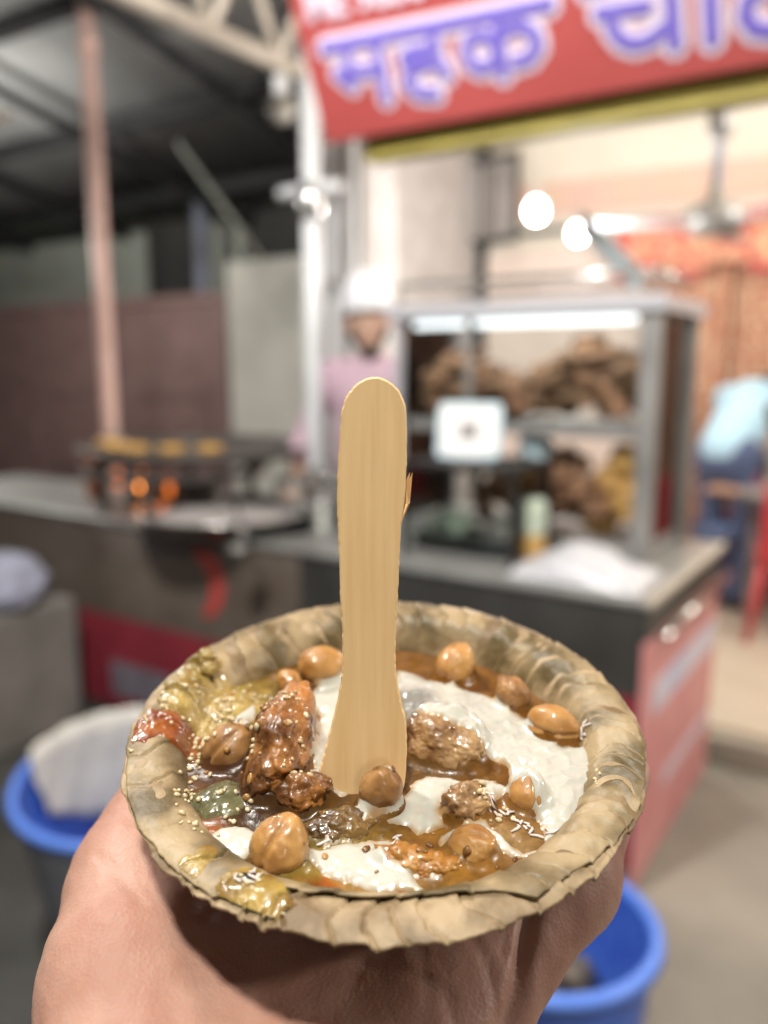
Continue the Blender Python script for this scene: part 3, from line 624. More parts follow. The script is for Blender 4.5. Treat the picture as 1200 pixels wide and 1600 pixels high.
# ================================================================== PEOPLE
def body_mesh(name, prims, h, m, parent=None):
    P = np.array([p[0] for p in prims] + [p[1] for p in prims]); mr = max(max(p[2], p[3]) for p in prims) + .05
    F = Field(P.min(0) - mr, P.max(0) + mr, h)
    for a, b, ra, rb, k in prims: F.cap(a, b, ra, rb, k)
    v, q = F.nets(); o = link(name, npmesh(name, v, q), m, True, fix=False)
    if parent: o.parent = parent
    return o
def person(label, x, y, z, rz, J, top, legs, cap=None, beard=False, hair=True, shoes=None, sleeve=.55, scale=1.0):
    """J: joints in the person's own frame, facing -Y."""
    V = lambda k: np.array(J[k], float)
    hd = V('head'); nk = V('neck'); ch = V('chest'); pv = V('pelvis'); fw = np.array(J.get('face', (0, -1, 0)), float); fw /= np.linalg.norm(fw)
    upv = (hd - nk) / np.linalg.norm(hd - nk); sd = np.cross(fw, upv); sd /= np.linalg.norm(sd)
    torso = [(pv, (pv + ch) / 2, .135, .125, .08), ((pv + ch) / 2, ch, .125, .135, .08), (V('shL'), V('shR'), .075, .075, .06), (ch, nk, .11, .055, .06)]
    skin = list(torso) + [(nk, hd, .052, .055, .03), (hd + upv * .045, hd + upv * .045 - fw * .02, .082, .085, .03), (hd - upv * .045 + fw * .025, hd - upv * .07 + fw * .045, .05, .036, .04),
            (hd + fw * .078 + upv * .015, hd + fw * .098 - upv * .02, .01, .016, .012), (hd - upv * .052 + fw * .075 - sd * .018, hd - upv * .052 + fw * .075 + sd * .018, .012, .012, .008),
            (hd + sd * .083 + upv * .02, hd + sd * .085 - upv * .02, .013, .01, .008), (hd - sd * .083 + upv * .02, hd - sd * .085 - upv * .02, .013, .01, .008)]
    arms = []
    for s_ in 'LR':
        sh, el, wr, hn = V('sh' + s_), V('el' + s_), V('wr' + s_), V('hn' + s_)
        arms += [(sh, el, .052, .042, .03), (el, el + (wr - el) * sleeve, .044, .036, .02)]
        skin += [(sh, el, .048, .038, .03), (el, wr, .038, .027, .02), (wr, hn, .026, .034, .02)]
        d = (hn - wr) / np.linalg.norm(hn - wr); pr = np.cross(d, (0, 0, 1.0)); pr /= max(np.linalg.norm(pr), 1e-6)
        for k in range(4): skin.append((hn + pr * (.024 - .016 * k), hn + pr * (.03 - .02 * k) + d * (.075 - .01 * abs(k - 1.3)) - np.array((0, 0, .015)), .0095, .008, .004))
        sg = 1 if s_ == 'L' else -1; skin.append((wr + d * .02 + pr * .02 * sg, wr + d * .06 + pr * .05 * sg, .012, .009, .01))
    lg = []
    for s_ in 'LR':
        hp, kn, an, to = V('hp' + s_), V('kn' + s_), V('an' + s_), V('to' + s_)
        skin += [(hp, kn, .08, .055, .04), (kn, an, .052, .036, .03), (an, to, .036, .03, .02)]
        lg += [(hp, kn, .094, .068, .05), (kn, an, .068, .055, .03)]
    t = thing('person', label, 'person', x, y, z, rz)
    body_mesh('body', skin, .009, M['skin2'], t)
    body_mesh('shirt', [(a, b, ra + .014, rb + (.014 if i != 3 else .008), k) for i, (a, b, ra, rb, k) in enumerate(torso)] + [(a, b, ra + .008, rb + .008, k) for a, b, ra, rb, k in arms], .011, M[top], t)
    body_mesh('trousers', lg + [(pv - upv * 0, pv - np.array((0, 0, .06)), .145, .14, .06)], .012, M[legs], t)
    for s_ in 'LR':
        body_mesh('shoe', [(V('an' + s_) - np.array((0, 0, .035)), V('to' + s_) - np.array((0, 0, .005)), .05, .042, .02)], .01, M['black'], t)
    for q in (-1, 1):
        part('eye', MB().ball(tuple(hd + fw * .078 + upv * .022 + sd * .031 * q), .011, 2), M['white'], t, 0, True)
        part('pupil', MB().ball(tuple(hd + fw * .0865 + upv * .022 + sd * .031 * q), .005, 2), M['black'], t, 0, True)
    if hair: body_mesh('hair', [(hd + upv * .06 - fw * .025, hd + upv * .07 - fw * .01, .096, .092, .03), (hd - fw * .055, hd - upv * .03 - fw * .05, .06, .05, .03)], .008, M['black'], t)
    if beard: body_mesh('beard', [(hd - upv * .075 + fw * .03, hd - upv * .09 + fw * .055, .052, .04, .02), (hd - upv * .03 + sd * .06 + fw * .02, hd - upv * .08 + fw * .05, .025, .03, .02), (hd - upv * .03 - sd * .06 + fw * .02, hd - upv * .08 + fw * .05, .025, .03, .02)], .008, M['black'], t)
    if cap: body_mesh('cap', [(hd + upv * .10 - fw * .02, hd + upv * .125 - fw * .02, .104, .098, .02)], .008, M[cap], t)
    return t
stand = dict(pelvis=(0, 0, .94), chest=(0, -.02, 1.28), neck=(0, -.02, 1.45), head=(0, -.05, 1.60), shL=(-.18, -.02, 1.38), shR=(.18, -.02, 1.38),
             hpL=(-.09, 0, .90), hpR=(.09, 0, .90), knL=(-.11, -.03, .50), knR=(.11, -.03, .50), anL=(-.12, .02, .09), anR=(.12, .02, .09), toL=(-.13, -.12, .045), toR=(.13, -.12, .045),
             elL=(-.30, -.04, 1.12), elR=(.28, -.10, 1.12), wrL=(-.26, -.24, .99), wrR=(.20, -.30, 1.02), hnL=(-.24, -.31, .96), hnR=(.16, -.37, .98))
person('bearded man in white cap and pale pink shirt standing behind the stall counter', -1.43, .80, .06, 18, dict(stand, face=(.35, -1, -.35)), 'pinkshirt', 'greycloth', cap='capwhite', beard=True)
bend = dict(pelvis=(0, .05, .92), chest=(0, -.22, 1.15), neck=(0, -.36, 1.22), head=(0, -.50, 1.24), face=(0, -1, -.5), shL=(-.18, -.30, 1.18), shR=(.18, -.30, 1.18),
            hpL=(-.09, .04, .88), hpR=(.09, .04, .88), knL=(-.10, -.02, .49), knR=(.10, -.04, .49), anL=(-.11, .05, .09), anR=(.11, .02, .09), toL=(-.12, -.1, .045), toR=(.12, -.12, .045),
            elL=(-.26, -.40, .92), elR=(.26, -.42, .92), wrL=(-.18, -.60, .80), wrR=(.18, -.60, .80), hnL=(-.16, -.67, .77), hnR=(.15, -.67, .77))
person('person in light blue shirt and jeans leaning over the dark table', -.36, 2.85, .12, 165, bend, 'blueshirt', 'jeans', sleeve=.3)
sit = dict(pelvis=(0, .05, .50), chest=(0, -.04, .84), neck=(0, -.07, 1.0), head=(0, -.11, 1.14), face=(0, -1, -.4), shL=(-.18, -.06, .94), shR=(.18, -.06, .94),
           hpL=(-.09, .02, .48), hpR=(.09, .02, .48), knL=(-.12, -.40, .48), knR=(.12, -.40, .48), anL=(-.12, -.38, .09), anR=(.12, -.38, .09), toL=(-.13, -.53, .045), toR=(.13, -.53, .045),
           elL=(-.26, -.16, .74), elR=(.26, -.16, .74), wrL=(-.16, -.36, .77), wrR=(.16, -.36, .77), hnL=(-.12, -.43, .77), hnR=(.12, -.43, .77))
q = person('dark haired person seated behind the table at the right edge', -.13, 3.02, .12, -60, sit, 'greycloth', 'jeans'); q.scale = (.9, .9, .9)
t = thing('dining_table', 'dark topped table in front of the curtain at the right edge', 'table', .34, 2.80, .12)
part('tabletop', MB().box(-.55, .55, -.28, .28, .6, .63), M['tablewood'], t)
for x in (-.5, .5):
    for y in (-.24, .24): part('leg', MB().box(x - .02, x + .02, y - .02, y + .02, 0, .6), M['steel_dull'], t)
def chair(label, x, y, rz):
    t = thing('plastic_chair', label, 'chair', x, y, .12, rz, group='red plastic chairs at the table')
    part('seat', MB().box(-.21, .21, -.21, .21, .40, .425), M['redplastic'], t, .01)
    for sx in (-1, 1):
        for sy in (-1, 1): part('leg', MB().tube([(sx * .23, sy * .23, 0), (sx * .18, sy * .18, .40)], [.018, .024], 8), M['redplastic'], t, 0, True)
    part('backrest', MB().box(-.2, .2, .19, .215, .43, .80), M['redplastic'], t, .01)
    return t
chair('red plastic chair at the near side of the dark table', .09, 2.46, 190)
chair('red plastic chair under the seated dark haired person', -.12, 3.04, 120)

# ================================================================== BINS AND LEFT CLUTTER
def tub(name, label, x, y, r, h, tilt, tx, frame, m_out, m_in, m_rim, twall=None):
    t = thing(name, label, 'bin', x, y, 0, frame=frame)
    t.matrix_world = t.matrix_world @ Matrix.Rotation(R(tilt), 4, 'X') @ Matrix.Rotation(R(tx), 4, 'Y')
    part('tub', MB().lathe([(0, .0), (r * .78, .0), (r * .80, .01), (r, h - .03), (r, h - .012)], 48), m_out, t, 0, True)
    part('inner_wall', MB().lathe([(r - .006, h - .012), (r - .008, h - .03), (r * .785, .02), (0, .015)], 48), m_in, t, 0, True)
    part('rim', MB().lathe([(r - .006, h - .012), (r - .004, h), (r + .004, h + .002), (r + .016, h - .004), (r + .018, h - .02), (r + .002, h - .022)], 48), m_rim, t, 0, True)
    return t
I4 = Matrix.Identity(4)
t = tub('blue_tub', 'blue plastic rubbish tub with dark refuse, to the right below the hand', .285, 1.34, .19, .53, 0, 0, I4, M['blueplastic'], M['blueplastic'], M['rimblue'])
mb = MB()
for k in range(80):
    a = rng.uniform(0, 6.28); q = .135 * math.sqrt(rng.uniform()); mb.ball((q * math.cos(a), q * math.sin(a), .26 + rng.uniform(-.06, .08)), (rng.uniform(.02, .045), rng.uniform(.02, .045), .014), 2, .4, k)
single('refuse', mb, M['bintrash'], 'crumpled leaf bowls and rubbish lying inside the right blue tub', 'rubbish', .285, 1.34, .05, frame=I4, bevel=0, smooth=True, kind='stuff')
t = tub('blue_tub', 'blue rubbish tub with a pale liner hanging over its back rim, left of the hand', -.66, 2.02, .25, .50, 9, 0, I4, M['greyplastic'], M['blueplastic'], M['rimblue'])
v = []; f = []
for i in range(28):
    a = R(10 + 165 * i / 27)
    for k in range(10):
        zz = .20 + .31 * k / 9; lowcut = .16 * (1 - math.sin(math.pi * i / 27)) ** 1.0
        rr = .25 * (.785 + .215 * (zz / .5)) - .014 + .004 * math.sin(i * 1.7 + k)
        v.append((rr * math.cos(a), rr * math.sin(a), zz + lowcut * (1 - k / 9) + (.03 if k == 9 else 0)))
f = [(i * 10 + k, (i + 1) * 10 + k, (i + 1) * 10 + k + 1, i * 10 + k + 1) for i in range(27) for k in range(9)]
o = part('liner', MB().add(v, f), M['liner'], t, 0, True); o.modifiers.new('s', 'SOLIDIFY').thickness = .002
single('concrete_plinth', MB().box(-.5, .13, -.3, .2, 0, .56), M['plinth'], 'weathered grey concrete block at the far left below the cooking counter', 'block', -2.42, -.3, bevel=.02)
v_, f_ = ico(4)
vv = v_ * (1 + .22 * fbm(v_ * 1.6 + 4, 4))[:, None] * np.array((.26, .18, .12)); vv[:, 2] = np.maximum(vv[:, 2], -.09)
single('cloth_bundle', MB().add(vv, f_), M['sackblue'], 'bluish white cloth bundle lying on the grey concrete block', 'bundle', -2.50, -.34, .652, smooth=True, bevel=0)

# ================================================================== LEAF BOWL
PR = np.array([0, 20, 33, 38, 43, 46.5, 49, 51.2, 53.5, 57, 60.5, 63, 66.0]); PZ = np.array([-30, -30, -29.3, -27, -20, -12, -6.2, -2.4, -.5, .3, .3, -.3, -1.4])
def prof(r): return np.interp(r, PR, PZ)
def pr_s(r):
    return (prof(r - 1) + prof(r) + prof(r + 1)) / 3
def creases(seed, segs):
    g = np.random.default_rng(seed); out = []
    for a0, a1, lo, hi in segs:
        a = a0
        while a < a1: out.append(a); a += g.uniform(lo, hi)
    return np.array(sorted(out))
C_IN = creases(3, [(-180, -130, 9, 17), (-130, -60, 7, 15), (-60, 40, 3.0, 7.5), (40, 140, 5, 11), (140, 180, 9, 17)])
C_OUT = creases(5, [(-180, -125, 9, 16), (-125, -40, 3.5, 8.5), (-40, 180, 5, 9)])
def wrap(a): return (a + 180) % 360 - 180
def pleat(th, r, C, seed):
    """overlapping leaf folds: a saw-tooth with a groove along each fold line (th in degrees)"""
    th = wrap(th + 2.2 * np.sin(r * .32 + th * .05) + 1.5 * n2(r, th, 5.0, seed, 2))
    i = np.searchsorted(C, th); a = np.where(i == 0, C[-1] - 360, C[np.clip(i - 1, 0, len(C) - 1)]); b = np.where(i == len(C), C[0] + 360, C[np.clip(i, 0, len(C) - 1)])
    s = (th - a) / np.maximum(b - a, .1); wd = np.minimum(th - a, b - th)
    g = np.random.default_rng(seed).uniform(.35, 1.4, len(C) + 2); gi = g[np.clip(i, 0, len(C))]
    saw = (s - .5) * np.clip(wd / 1.0, 0, 1) * gi
    return saw - 1.15 * np.exp(-(wd / .36) ** 2) * gi
def leaf_h(X, Y, inner=True):
    r = np.hypot(X, Y); th = np.degrees(np.arctan2(Y, X))
    z = pr_s(r)
    back = np.clip((np.sin(np.radians(th)) - .15) / .3, 0, 1); right = np.clip((np.cos(np.radians(th)) - .35) / .3, 0, 1); left = np.clip((-np.cos(np.radians(th)) - .45) / .3, 0, 1) * np.clip((.3 - np.sin(np.radians(th))) / .3, 0, 1)
    front = np.clip((-np.sin(np.radians(th)) - .45) / .3, 0, 1)
    ramp = np.clip((r - 40) / 12, 0, 1)
    if inner:
        amp = 1.7 - 1.05 * left - .9 * front * (1 - left) + .6 * right + .3 * back
        z = z + ramp * amp * pleat(th, r, C_IN, 11) * (.4 + .6 * np.clip((r - 45) / 12, 0, 1)) * (1 - .5 * np.clip((r - 59) / 3, 0, 1))
        z = z + ramp * (.55 * n2(X, Y, 14, 2, 3) + .75 * back * n2(np.cos(np.radians(th)) * 50, np.sin(np.radians(th)) * 50, 6, 4, 2) * np.exp(-((r - 52) / 6) ** 2) * 1.2)
        lift = np.exp(-((th + 92) / 26) ** 2); z = z + lift * .55 * np.clip((r - 50) / 3, 0, 1)
    else:
        z = z - .55 + ramp * (1.0 * front + .2) * pleat(th, r, C_OUT, 12) + ramp * .4 * n2(X, Y, 12, 8, 3)
        z = z - .3 * np.exp(-((th + 92) / 30) ** 2) * np.clip((r - 50) / 4, 0, 1)
    return z
def leaf_mesh(name, inner):
    nt_, nr = 1080, 84; TH = np.linspace(-180, 180, nt_, endpoint=False)
    if inner:
        e = 63.0 - 9.2 * np.clip((1 - np.abs((TH + 92) / 30) ** 4), 0, 1) - 1.8 * np.exp(-((TH + 52) / 12) ** 2)
        e = e + .7 * n2(np.cos(np.radians(TH)) * 60, np.sin(np.radians(TH)) * 60, 9, 5, 4)
    else:
        e = 63.7 + .9 * n2(np.cos(np.radians(TH)) * 60, np.sin(np.radians(TH)) * 60, 8, 6, 5)
    rr = np.concatenate([np.linspace(0, 1, nr // 4) * .6, .6 + .4 * np.linspace(0, 1, nr - nr // 4 + 1)[1:]])
    RR = rr[None, :] * e[:, None]; TT = np.broadcast_to(TH[:, None], RR.shape); X = RR * np.cos(np.radians(TT)); Y = RR * np.sin(np.radians(TT)); Z = leaf_h(X, Y, inner)
    v = np.stack([X, Y, Z], -1).reshape(-1, 3) / 1000; nr = RR.shape[1]
    i = np.arange(nt_)[:, None]; k = np.arange(nr - 1)[None, :]; j = (i + 1) % nt_
    f = np.stack([i * nr + k, i * nr + k + 1, j * nr + k + 1, j * nr + k], -1).reshape(-1, 4)
    return npmesh(name, v, f)
bowl = thing('leaf_bowl', 'pleated dried leaf bowl of chickpea snack held on the palm', 'bowl', 0, 0, frame=B)
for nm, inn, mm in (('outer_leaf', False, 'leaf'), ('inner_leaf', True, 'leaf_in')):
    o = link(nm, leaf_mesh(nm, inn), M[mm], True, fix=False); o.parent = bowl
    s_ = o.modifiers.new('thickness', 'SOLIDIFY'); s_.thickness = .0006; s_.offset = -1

# ================================================================== FOOD
FOOD = []
def seg_d(X, Y, P):
    """signed distance to polygon (positive inside), mm"""
    P = np.array(P, float); d = np.full(X.shape, 1e9); ins = np.zeros(X.shape, bool); n = len(P)
    for i in range(n):
        a, b = P[i], P[(i + 1) % n]; ab = b - a; t_ = np.clip(((X - a[0]) * ab[0] + (Y - a[1]) * ab[1]) / (ab @ ab), 0, 1)
        d = np.minimum(d, np.hypot(X - a[0] - t_ * ab[0], Y - a[1] - t_ * ab[1]))
        c = ((a[1] > Y) != (b[1] > Y)) & (X < (b[0] - a[0]) * (Y - a[1]) / (b[1] - a[1] + 1e-12) + a[0]); ins ^= c
    return np.where(ins, d, -d)
def gauss(X, Y, x, y, s): return np.exp(-((X - x) ** 2 + (Y - y) ** 2) / (2 * s * s))
def food_h(X, Y):
    z = -7.0 + .05 * (-Y) + .5 * gauss(X, Y, -40, -20, 14) + 3.6 * gauss(X, Y, 14, 4, 11) + 1.6 * gauss(X, Y, 10, 20, 9) + 1.6 * gauss(X, Y, 38, -14, 10) + 2.6 * gauss(X, Y, -24, -8, 9) + 1.0 * gauss(X, Y, -8, 12, 10) + 3.0 * gauss(X, Y, -47, 20, 8)
    return z + .75 * n2(X, Y, 9, 21, 4)
def grid_field(x0, x1, y0, y1, h):
    return np.meshgrid(np.arange(x0, x1, h), np.arange(y0, y1, h), indexing='ij')
def height_obj(name, X, Y, Z, keep, m, frame=B):
    nx, ny = X.shape; q = keep[:-1, :-1] & keep[1:, :-1] & keep[1:, 1:] & keep[:-1, 1:]
    i, k = np.nonzero(q); f = np.stack([i * ny + k, (i + 1) * ny + k, (i + 1) * ny + k + 1, i * ny + k + 1], 1)
    used, inv = np.unique(f, return_inverse=True); v = np.stack([X, Y, Z], -1).reshape(-1, 3)[used] / 1000; f = inv.reshape(f.shape)
    o = link(name, npmesh(name, v, f), m, True, fix=False); o.matrix_world = frame; FOOD.append(o); return o, v
X, Y = grid_field(-54, 54, -54, 54, .42)
Zf = food_h(X, Y)
def lump(name, label, cat, m, c, rad, rot=(0, 0, 0), amp=.15, freq=1.6, seed=0, sub=5, fine=.0, octv=4, group=None):
    v, f = ico(sub); vo = v; v = v * np.array(rad) / np.mean(rad); d = 1 + amp * fbm(v * freq + seed * 3.1, octv) + fine * pn(v * 9 + seed) + fine * .5 * pn(v * 19 + seed)
    v = vo * d[:, None] * np.array(rad) / 1000
    o = link(name, npmesh(name, v, np.array(f)), M[m], True, fix=False)
    o.matrix_world = B @ Matrix.Translation(Vector(c) / 1000) @ Matrix.Rotation(R(rot[2]), 4, 'Z') @ Matrix.Rotation(R(rot[1]), 4, 'Y') @ Matrix.Rotation(R(rot[0]), 4, 'X')
    FOOD.append(o); return tag(o, label, cat, group)
def chickpea(label, m, c, r, rot, seed, wr=.04, elong=1.12):
    wr *= .6
    c = (c[0], c[1], c[2] - .5)
    v, f = ico(5); d = np.ones(len(v)) + .05 * pn(v * 1.5 + seed * 5.3) + wr * pn(v * 3.4 + seed * 2.7)
    d += .26 * np.exp(-((1 - v[:, 0]) / .10)) * .8                                # beak
    d -= .13 * np.exp(-(v[:, 1] / .13) ** 2) * np.clip(v[:, 2] + .35, 0, 1)          # seam between the halves
    d -= wr * .8 * np.clip(1 - np.abs(pn(v * 2.3 + seed * 9.1)) * 7, 0, 1)          # skin wrinkles
    v = v * d[:, None] * np.array((elong, 1, .95)) * r / 1000
    o = link('chickpea', npmesh('chickpea', v, np.array(f)), M[m], True, fix=False)
    o.matrix_world = B @ Matrix.Translation(Vector(c) / 1000) @ Matrix.Rotation(R(rot[2]), 4, 'Z') @ Matrix.Rotation(R(rot[1]), 4, 'Y') @ Matrix.Rotation(R(rot[0]), 4, 'X')
    FOOD.append(o); return tag(o, label, 'chickpea', 'chickpeas in the leaf bowl')
chickpea('largest wrinkled chickpea at the front left, partly ringed by yogurt', 'chick', (-21.9, -40.7, -.6), 6.21, (20, -60, 40), 1, .05, 1.06)
chickpea('pear shaped chickpea with a yogurt cap right in front of the spoon', 'chick_dark', (-.9, -24.4, .3), 5.04, (10, -70, -60), 2, .04, 1.2)
chickpea('pale chickpea at the back, just left of the spoon', 'chick', (-18.0, 30.8, -2.6), 5.67, (0, 10, 25), 3, .02, 1.25)
chickpea('small orange chickpea piece behind the red-brown fritter', 'chick', (-26.8, 23.4, -3.2), 3.51, (40, 0, 120), 4, .06, 1.15)
chickpea('pale brown chickpea farthest back right of the spoon', 'chick', (20.4, 30.6, -3.0), 5.58, (-20, -30, 60), 5, .05, 1.12)
chickpea('round wrinkled chickpea between two others along the back right wall', 'chick_dark', (34.7, 16.6, -3.0), 4.59, (30, -20, 120), 6, .08, 1.08)
chickpea('smooth amber chickpea lying against the right wall of the bowl', 'chick', (43.0, 3.4, -3.4), 5.13, (80, 0, -28), 7, .015, 1.30)
chickpea('chickpea coated in brown sauce at the left side of the bowl', 'chick_dark', (-38.8, -5.4, -3.6), 6.30, (40, -50, 10), 8, .03, 1.05)
chickpea('orange chickpea half sunk in gravy at the front right', 'chick', (18.3, -37.4, -4.2), 5.04, (10, -40, -30), 9, .05, 1.1)
chickpea('chickpea veiled by yogurt near the right side', 'chick', (33.0, -22.6, -3.4), 4.68, (20, -60, 80), 10, .03, 1.05)
lump('fritter', 'tall red-brown sauce coated fritter standing left of the spoon', 'fritter', 'tikki_red', (-24.6, -7.6, .4), (7.6, 15.8, 9.2), (10, 6, -8), .20, 1.3, 1, 6, .022, group=None)
lump('fritter', 'brown crumbly potato fritter right of the spoon under yogurt', 'fritter', 'potato', (15.2, -3.2, -3.6), (11.6, 8.8, 7.6), (0, 10, -14), .17, 1.4, 2, 6, .022)
lump('fritter', 'small dark fritter chunk at the foot of the tall red-brown fritter', 'fritter', 'tikki_red', (-18.6, -22.4, -3.2), (6.2, 4.6, 5.0), (0, 0, 20), .26, 1.8, 3, 5, .02)
lump('fritter', 'small orange-brown fritter chunk below the potato fritter', 'fritter', 'potato', (18.4, -25.6, -3.2), (5.6, 4.4, 4.4), (0, 0, 20), .26, 1.8, 4, 5, .02)
lump('mashed_chickpea', 'lumpy orange mash of chickpea at the front middle', 'mash', 'mash', (4.4, -40.8, -4.6), (7.2, 3.8, 3.0), (0, 0, -8), .26, 1.7, 5, 5, .04)
lump('mashed_chickpea', 'olive brown mash beside the half sunk orange chickpea', 'mash', 'mash', (11.2, -43.0, -4.9), (5.4, 3.4, 2.8), (0, 0, 10), .26, 1.7, 6, 5, .04)
lump('mashed_chickpea', 'dark brown mash at the foot of the spoon', 'mash', 'darkmash', (-9.4, -30.6, -4.8), (7.6, 4.6, 3.2), (0, 0, 10), .24, 1.6, 7, 5, .04)
lump('potato_cube', 'translucent olive green potato cube in sauce at the left', 'potato', 'jelly', (-37.4, -22.0, -6.4), (7.6, 6.6, 4.0), (0, 0, 20), .16, 1.3, 8, 5, .02)
def top_of(objs, X, Y, Z):
    vs = []; fs = []; off = 0
    for o in objs:
        mw = np.array(B.inverted() @ o.matrix_world); n_ = len(o.data.vertices); a = np.empty(n_ * 3); o.data.vertices.foreach_get('co', a)
        vs.append((a.reshape(-1, 3) @ mw[:3, :3].T + mw[:3, 3]) * 1000); q = np.empty(len(o.data.loops), np.int32); o.data.loops.foreach_get('vertex_index', q); fs += (q.reshape(-1, 3) + off).tolist(); off += n_
    t_ = BVHTree.FromPolygons(np.concatenate(vs).tolist(), fs); out = Z.copy(); near = np.zeros(X.shape, bool)
    for c_, rad in [(np.concatenate(vs).mean(0), 60)]:
        for i in range(X.shape[0]):
            for k in range(X.shape[1]):
                p = t_.ray_cast(Vector((X[i, k], Y[i, k], 40)), Vector((0, 0, -1)), 80)[0]
                if p is not None and p.z > out[i, k]: out[i, k] = p.z
    return out
def blur(A, n):
    for _ in range(n):
        P_ = np.pad(A, 1, mode='edge'); A = (P_[:-2, 1:-1] + P_[2:, 1:-1] + P_[1:-1, :-2] + P_[1:-1, 2:] + P_[1:-1, 1:-1] * 2) / 6
    return A
Zt = top_of([o for o in FOOD], X, Y, Zf)
Zb = blur(np.maximum(blur(Zt, 4), Zf), 6) - .15
Zg = Zf + .85 * np.clip(blur(Zt, 22) - Zf, 0, 3.5)
Zb = np.maximum(Zb, Zg - .1)
keep = (np.hypot(X, Y) < 53.5) & (leaf_h(X, Y) < Zg + 1.2)
o, v = height_obj('chickpea_gravy', X, Y, Zg, keep, M['gravy'])
tag(o, 'glossy brown and olive chutney gravy filling the leaf bowl', 'gravy', kind='stuff')
P = v * 1000; tint = np.tile(np.array((.135, .054, .008)), (len(P), 1))
for x, y, s, c, k in [(-38, -10, 7, (.055, .018, .006), 1), (-30, -24, 9, (.05, .022, .008), 1), (-10, -32, 7, (.05, .028, .010), 1), (-45, 20, 10, (.24, .17, .04), 1), (-36, 16, 6, (.22, .15, .04), .9), (-12, -47, 8, (.20, .145, .028), 1), (-4, -45, 7, (.22, .16, .035), .9), (6, -41, 8, (.18, .09, .015), .9), (16, -41, 6, (.22, .10, .016), .9),
                      (-12, -50, 3.2, (.26, .07, .01), 1), (0, -50.5, 3, (.22, .06, .01), 1), (12, -8, 9, (.10, .05, .014), .8), (28, -36, 5, (.24, .14, .05), .9), (-40, -33, 3, (.26, .07, .012), .8)]:
    wgt = np.clip(k * 1.25 * gauss(P[:, 0] + 2 * n2(P[:, 0], P[:, 1], 4, 3), P[:, 1] + 2 * n2(P[:, 0], P[:, 1], 4, 5), x, y, s), 0, 1)[:, None]; tint = tint * (1 - wgt) + np.array(c) * wgt
ca = o.data.color_attributes.new('tint', 'FLOAT_COLOR', 'POINT'); ca.data.foreach_set('color', np.concatenate([tint, np.ones((len(P), 1))], 1).ravel())

YP = [
 [(3.2, 34.7), (9.1, 32.9), (14.3, 26.3), (21.3, 23.0), (29.0, 19.9), (33.9, 11.0), (39.7, 10.1), (40.7, 1.5), (44.6, -3.6), (50.4, -2.5), (53.0, -7.4), (51.6, -15.5), (47.3, -23.0), (42.0, -30.9), (38.3, -35.6), (34.8, -35.9), (34.1, -31.8), (33.5, -26.9), (29.0, -23.8), (28.1, -19.6), (29.7, -13.0), (27.3, -9.9), (22.6, -6.5), (16.5, -5.0), (10.4, -3.4), (5.2, 1.6), (3.4, 18.7)],
 [(-13.3, 34.9), (-16.2, 28.3), (-19.9, 23.6), (-23.3, 21.5), (-21.0, 16.1), (-17.1, 10.3), (-17.1, 2.2), (-17.4, -7.8), (-17.6, -15.8), (-14.9, -21.3), (-9.0, -20.3), (-0.2, -8.0), (4.9, 7.3), (5.4, 31.3)],
 [(-34.7, 16.8), (-37.6, 16.3), (-40.9, 10.0), (-38.5, 7.8), (-34.7, 10.5)],
 [(-39.5, -33.9), (-36.0, -31.1), (-31.2, -30.4), (-28.0, -33.1), (-26.3, -40.3), (-30.8, -41.5), (-35.1, -39.7)],
 [(-16, -37.2), (-6.3, -35.2), (0.5, -34.2), (3.5, -36), (-.5, -38.5), (1, -42), (5, -44), (8.5, -48.6), (-1, -49.6), (-6, -47.6), (-11.5, -45), (-15.8, -42.5)],
 [(5.5, -17), (10, -14.2), (26, -16.2), (30, -20), (25, -22.8), (21, -20.6), (15, -20.4), (12.6, -24), (13.4, -31), (9, -33), (6.5, -27)],
 [(-10.1, -28.5), (-6.0, -24.5), (-0.2, -26.6), (5.8, -18.3), (8.2, -16.1), (10.0, -19.4), (12.1, -25.7), (12.9, -28.7), (11.1, -31.6), (6.8, -33.8), (5.5, -30.6), (-0.2, -29.9), (-5.8, -31.8), (-9.8, -35.5), (-13.8, -36.9), (-12.1, -31.3)],
 [(11.3, -34.4), (16.7, -30.5), (22.5, -29.4), (26.1, -34.2), (29.6, -38.2), (33.8, -37.3), (32.2, -40.3), (26.7, -39.6), (24.6, -37.6), (23.1, -34.1), (17.9, -33.3), (13.9, -35.0), (11.5, -38.0)],
 [(18.4, -34.3), (20.4, -34.5), (19.6, -38.1), (18.0, -42.5), (15.8, -42.0), (17.0, -38.1)]]
CHK = [(-21.9, -40.7, 5.8), (-.9, -24.4, 5.6), (-18, 30.8, 6), (20.4, 30.6, 5.6), (34.7, 16.6, 4.6), (43, 3.4, 5.6), (18.3, -37.4, 4.4), (31.2, -24.6, 2.6), (-24.6, -6.6, 7), (-18.6, -22.4, 5.5), (18.4, -25.6, 4.6), (-9.4, -30.6, 4.5)]
XW = X + .8 * n2(X, Y, 5, 31, 3) + .35 * n2(X, Y, 1.6, 33, 2); YW = Y + .8 * n2(X, Y, 5, 37, 3) + .35 * n2(X, Y, 1.6, 39, 2)
sd_ = np.max([seg_d(XW, YW, p) for p in YP], 0)
for x, y, q in CHK:                                              # chickpeas that stand clear of the yogurt
    sd_ = np.minimum(sd_, np.hypot(X - x, Y - y) - q)
sd_ = np.maximum(sd_, 2.3 - np.hypot(XW - .6, YW + 23.2))        # cap on the pear shaped chickpea
th = np.where(sd_ > 0, 1.35 * (1 - np.exp(-sd_ / 1.5)), np.maximum(sd_ * .7, -2))
lumpy = np.clip(gauss(X, Y, 36, -10, 13) + gauss(X, Y, 14, 14, 12), 0, 1)
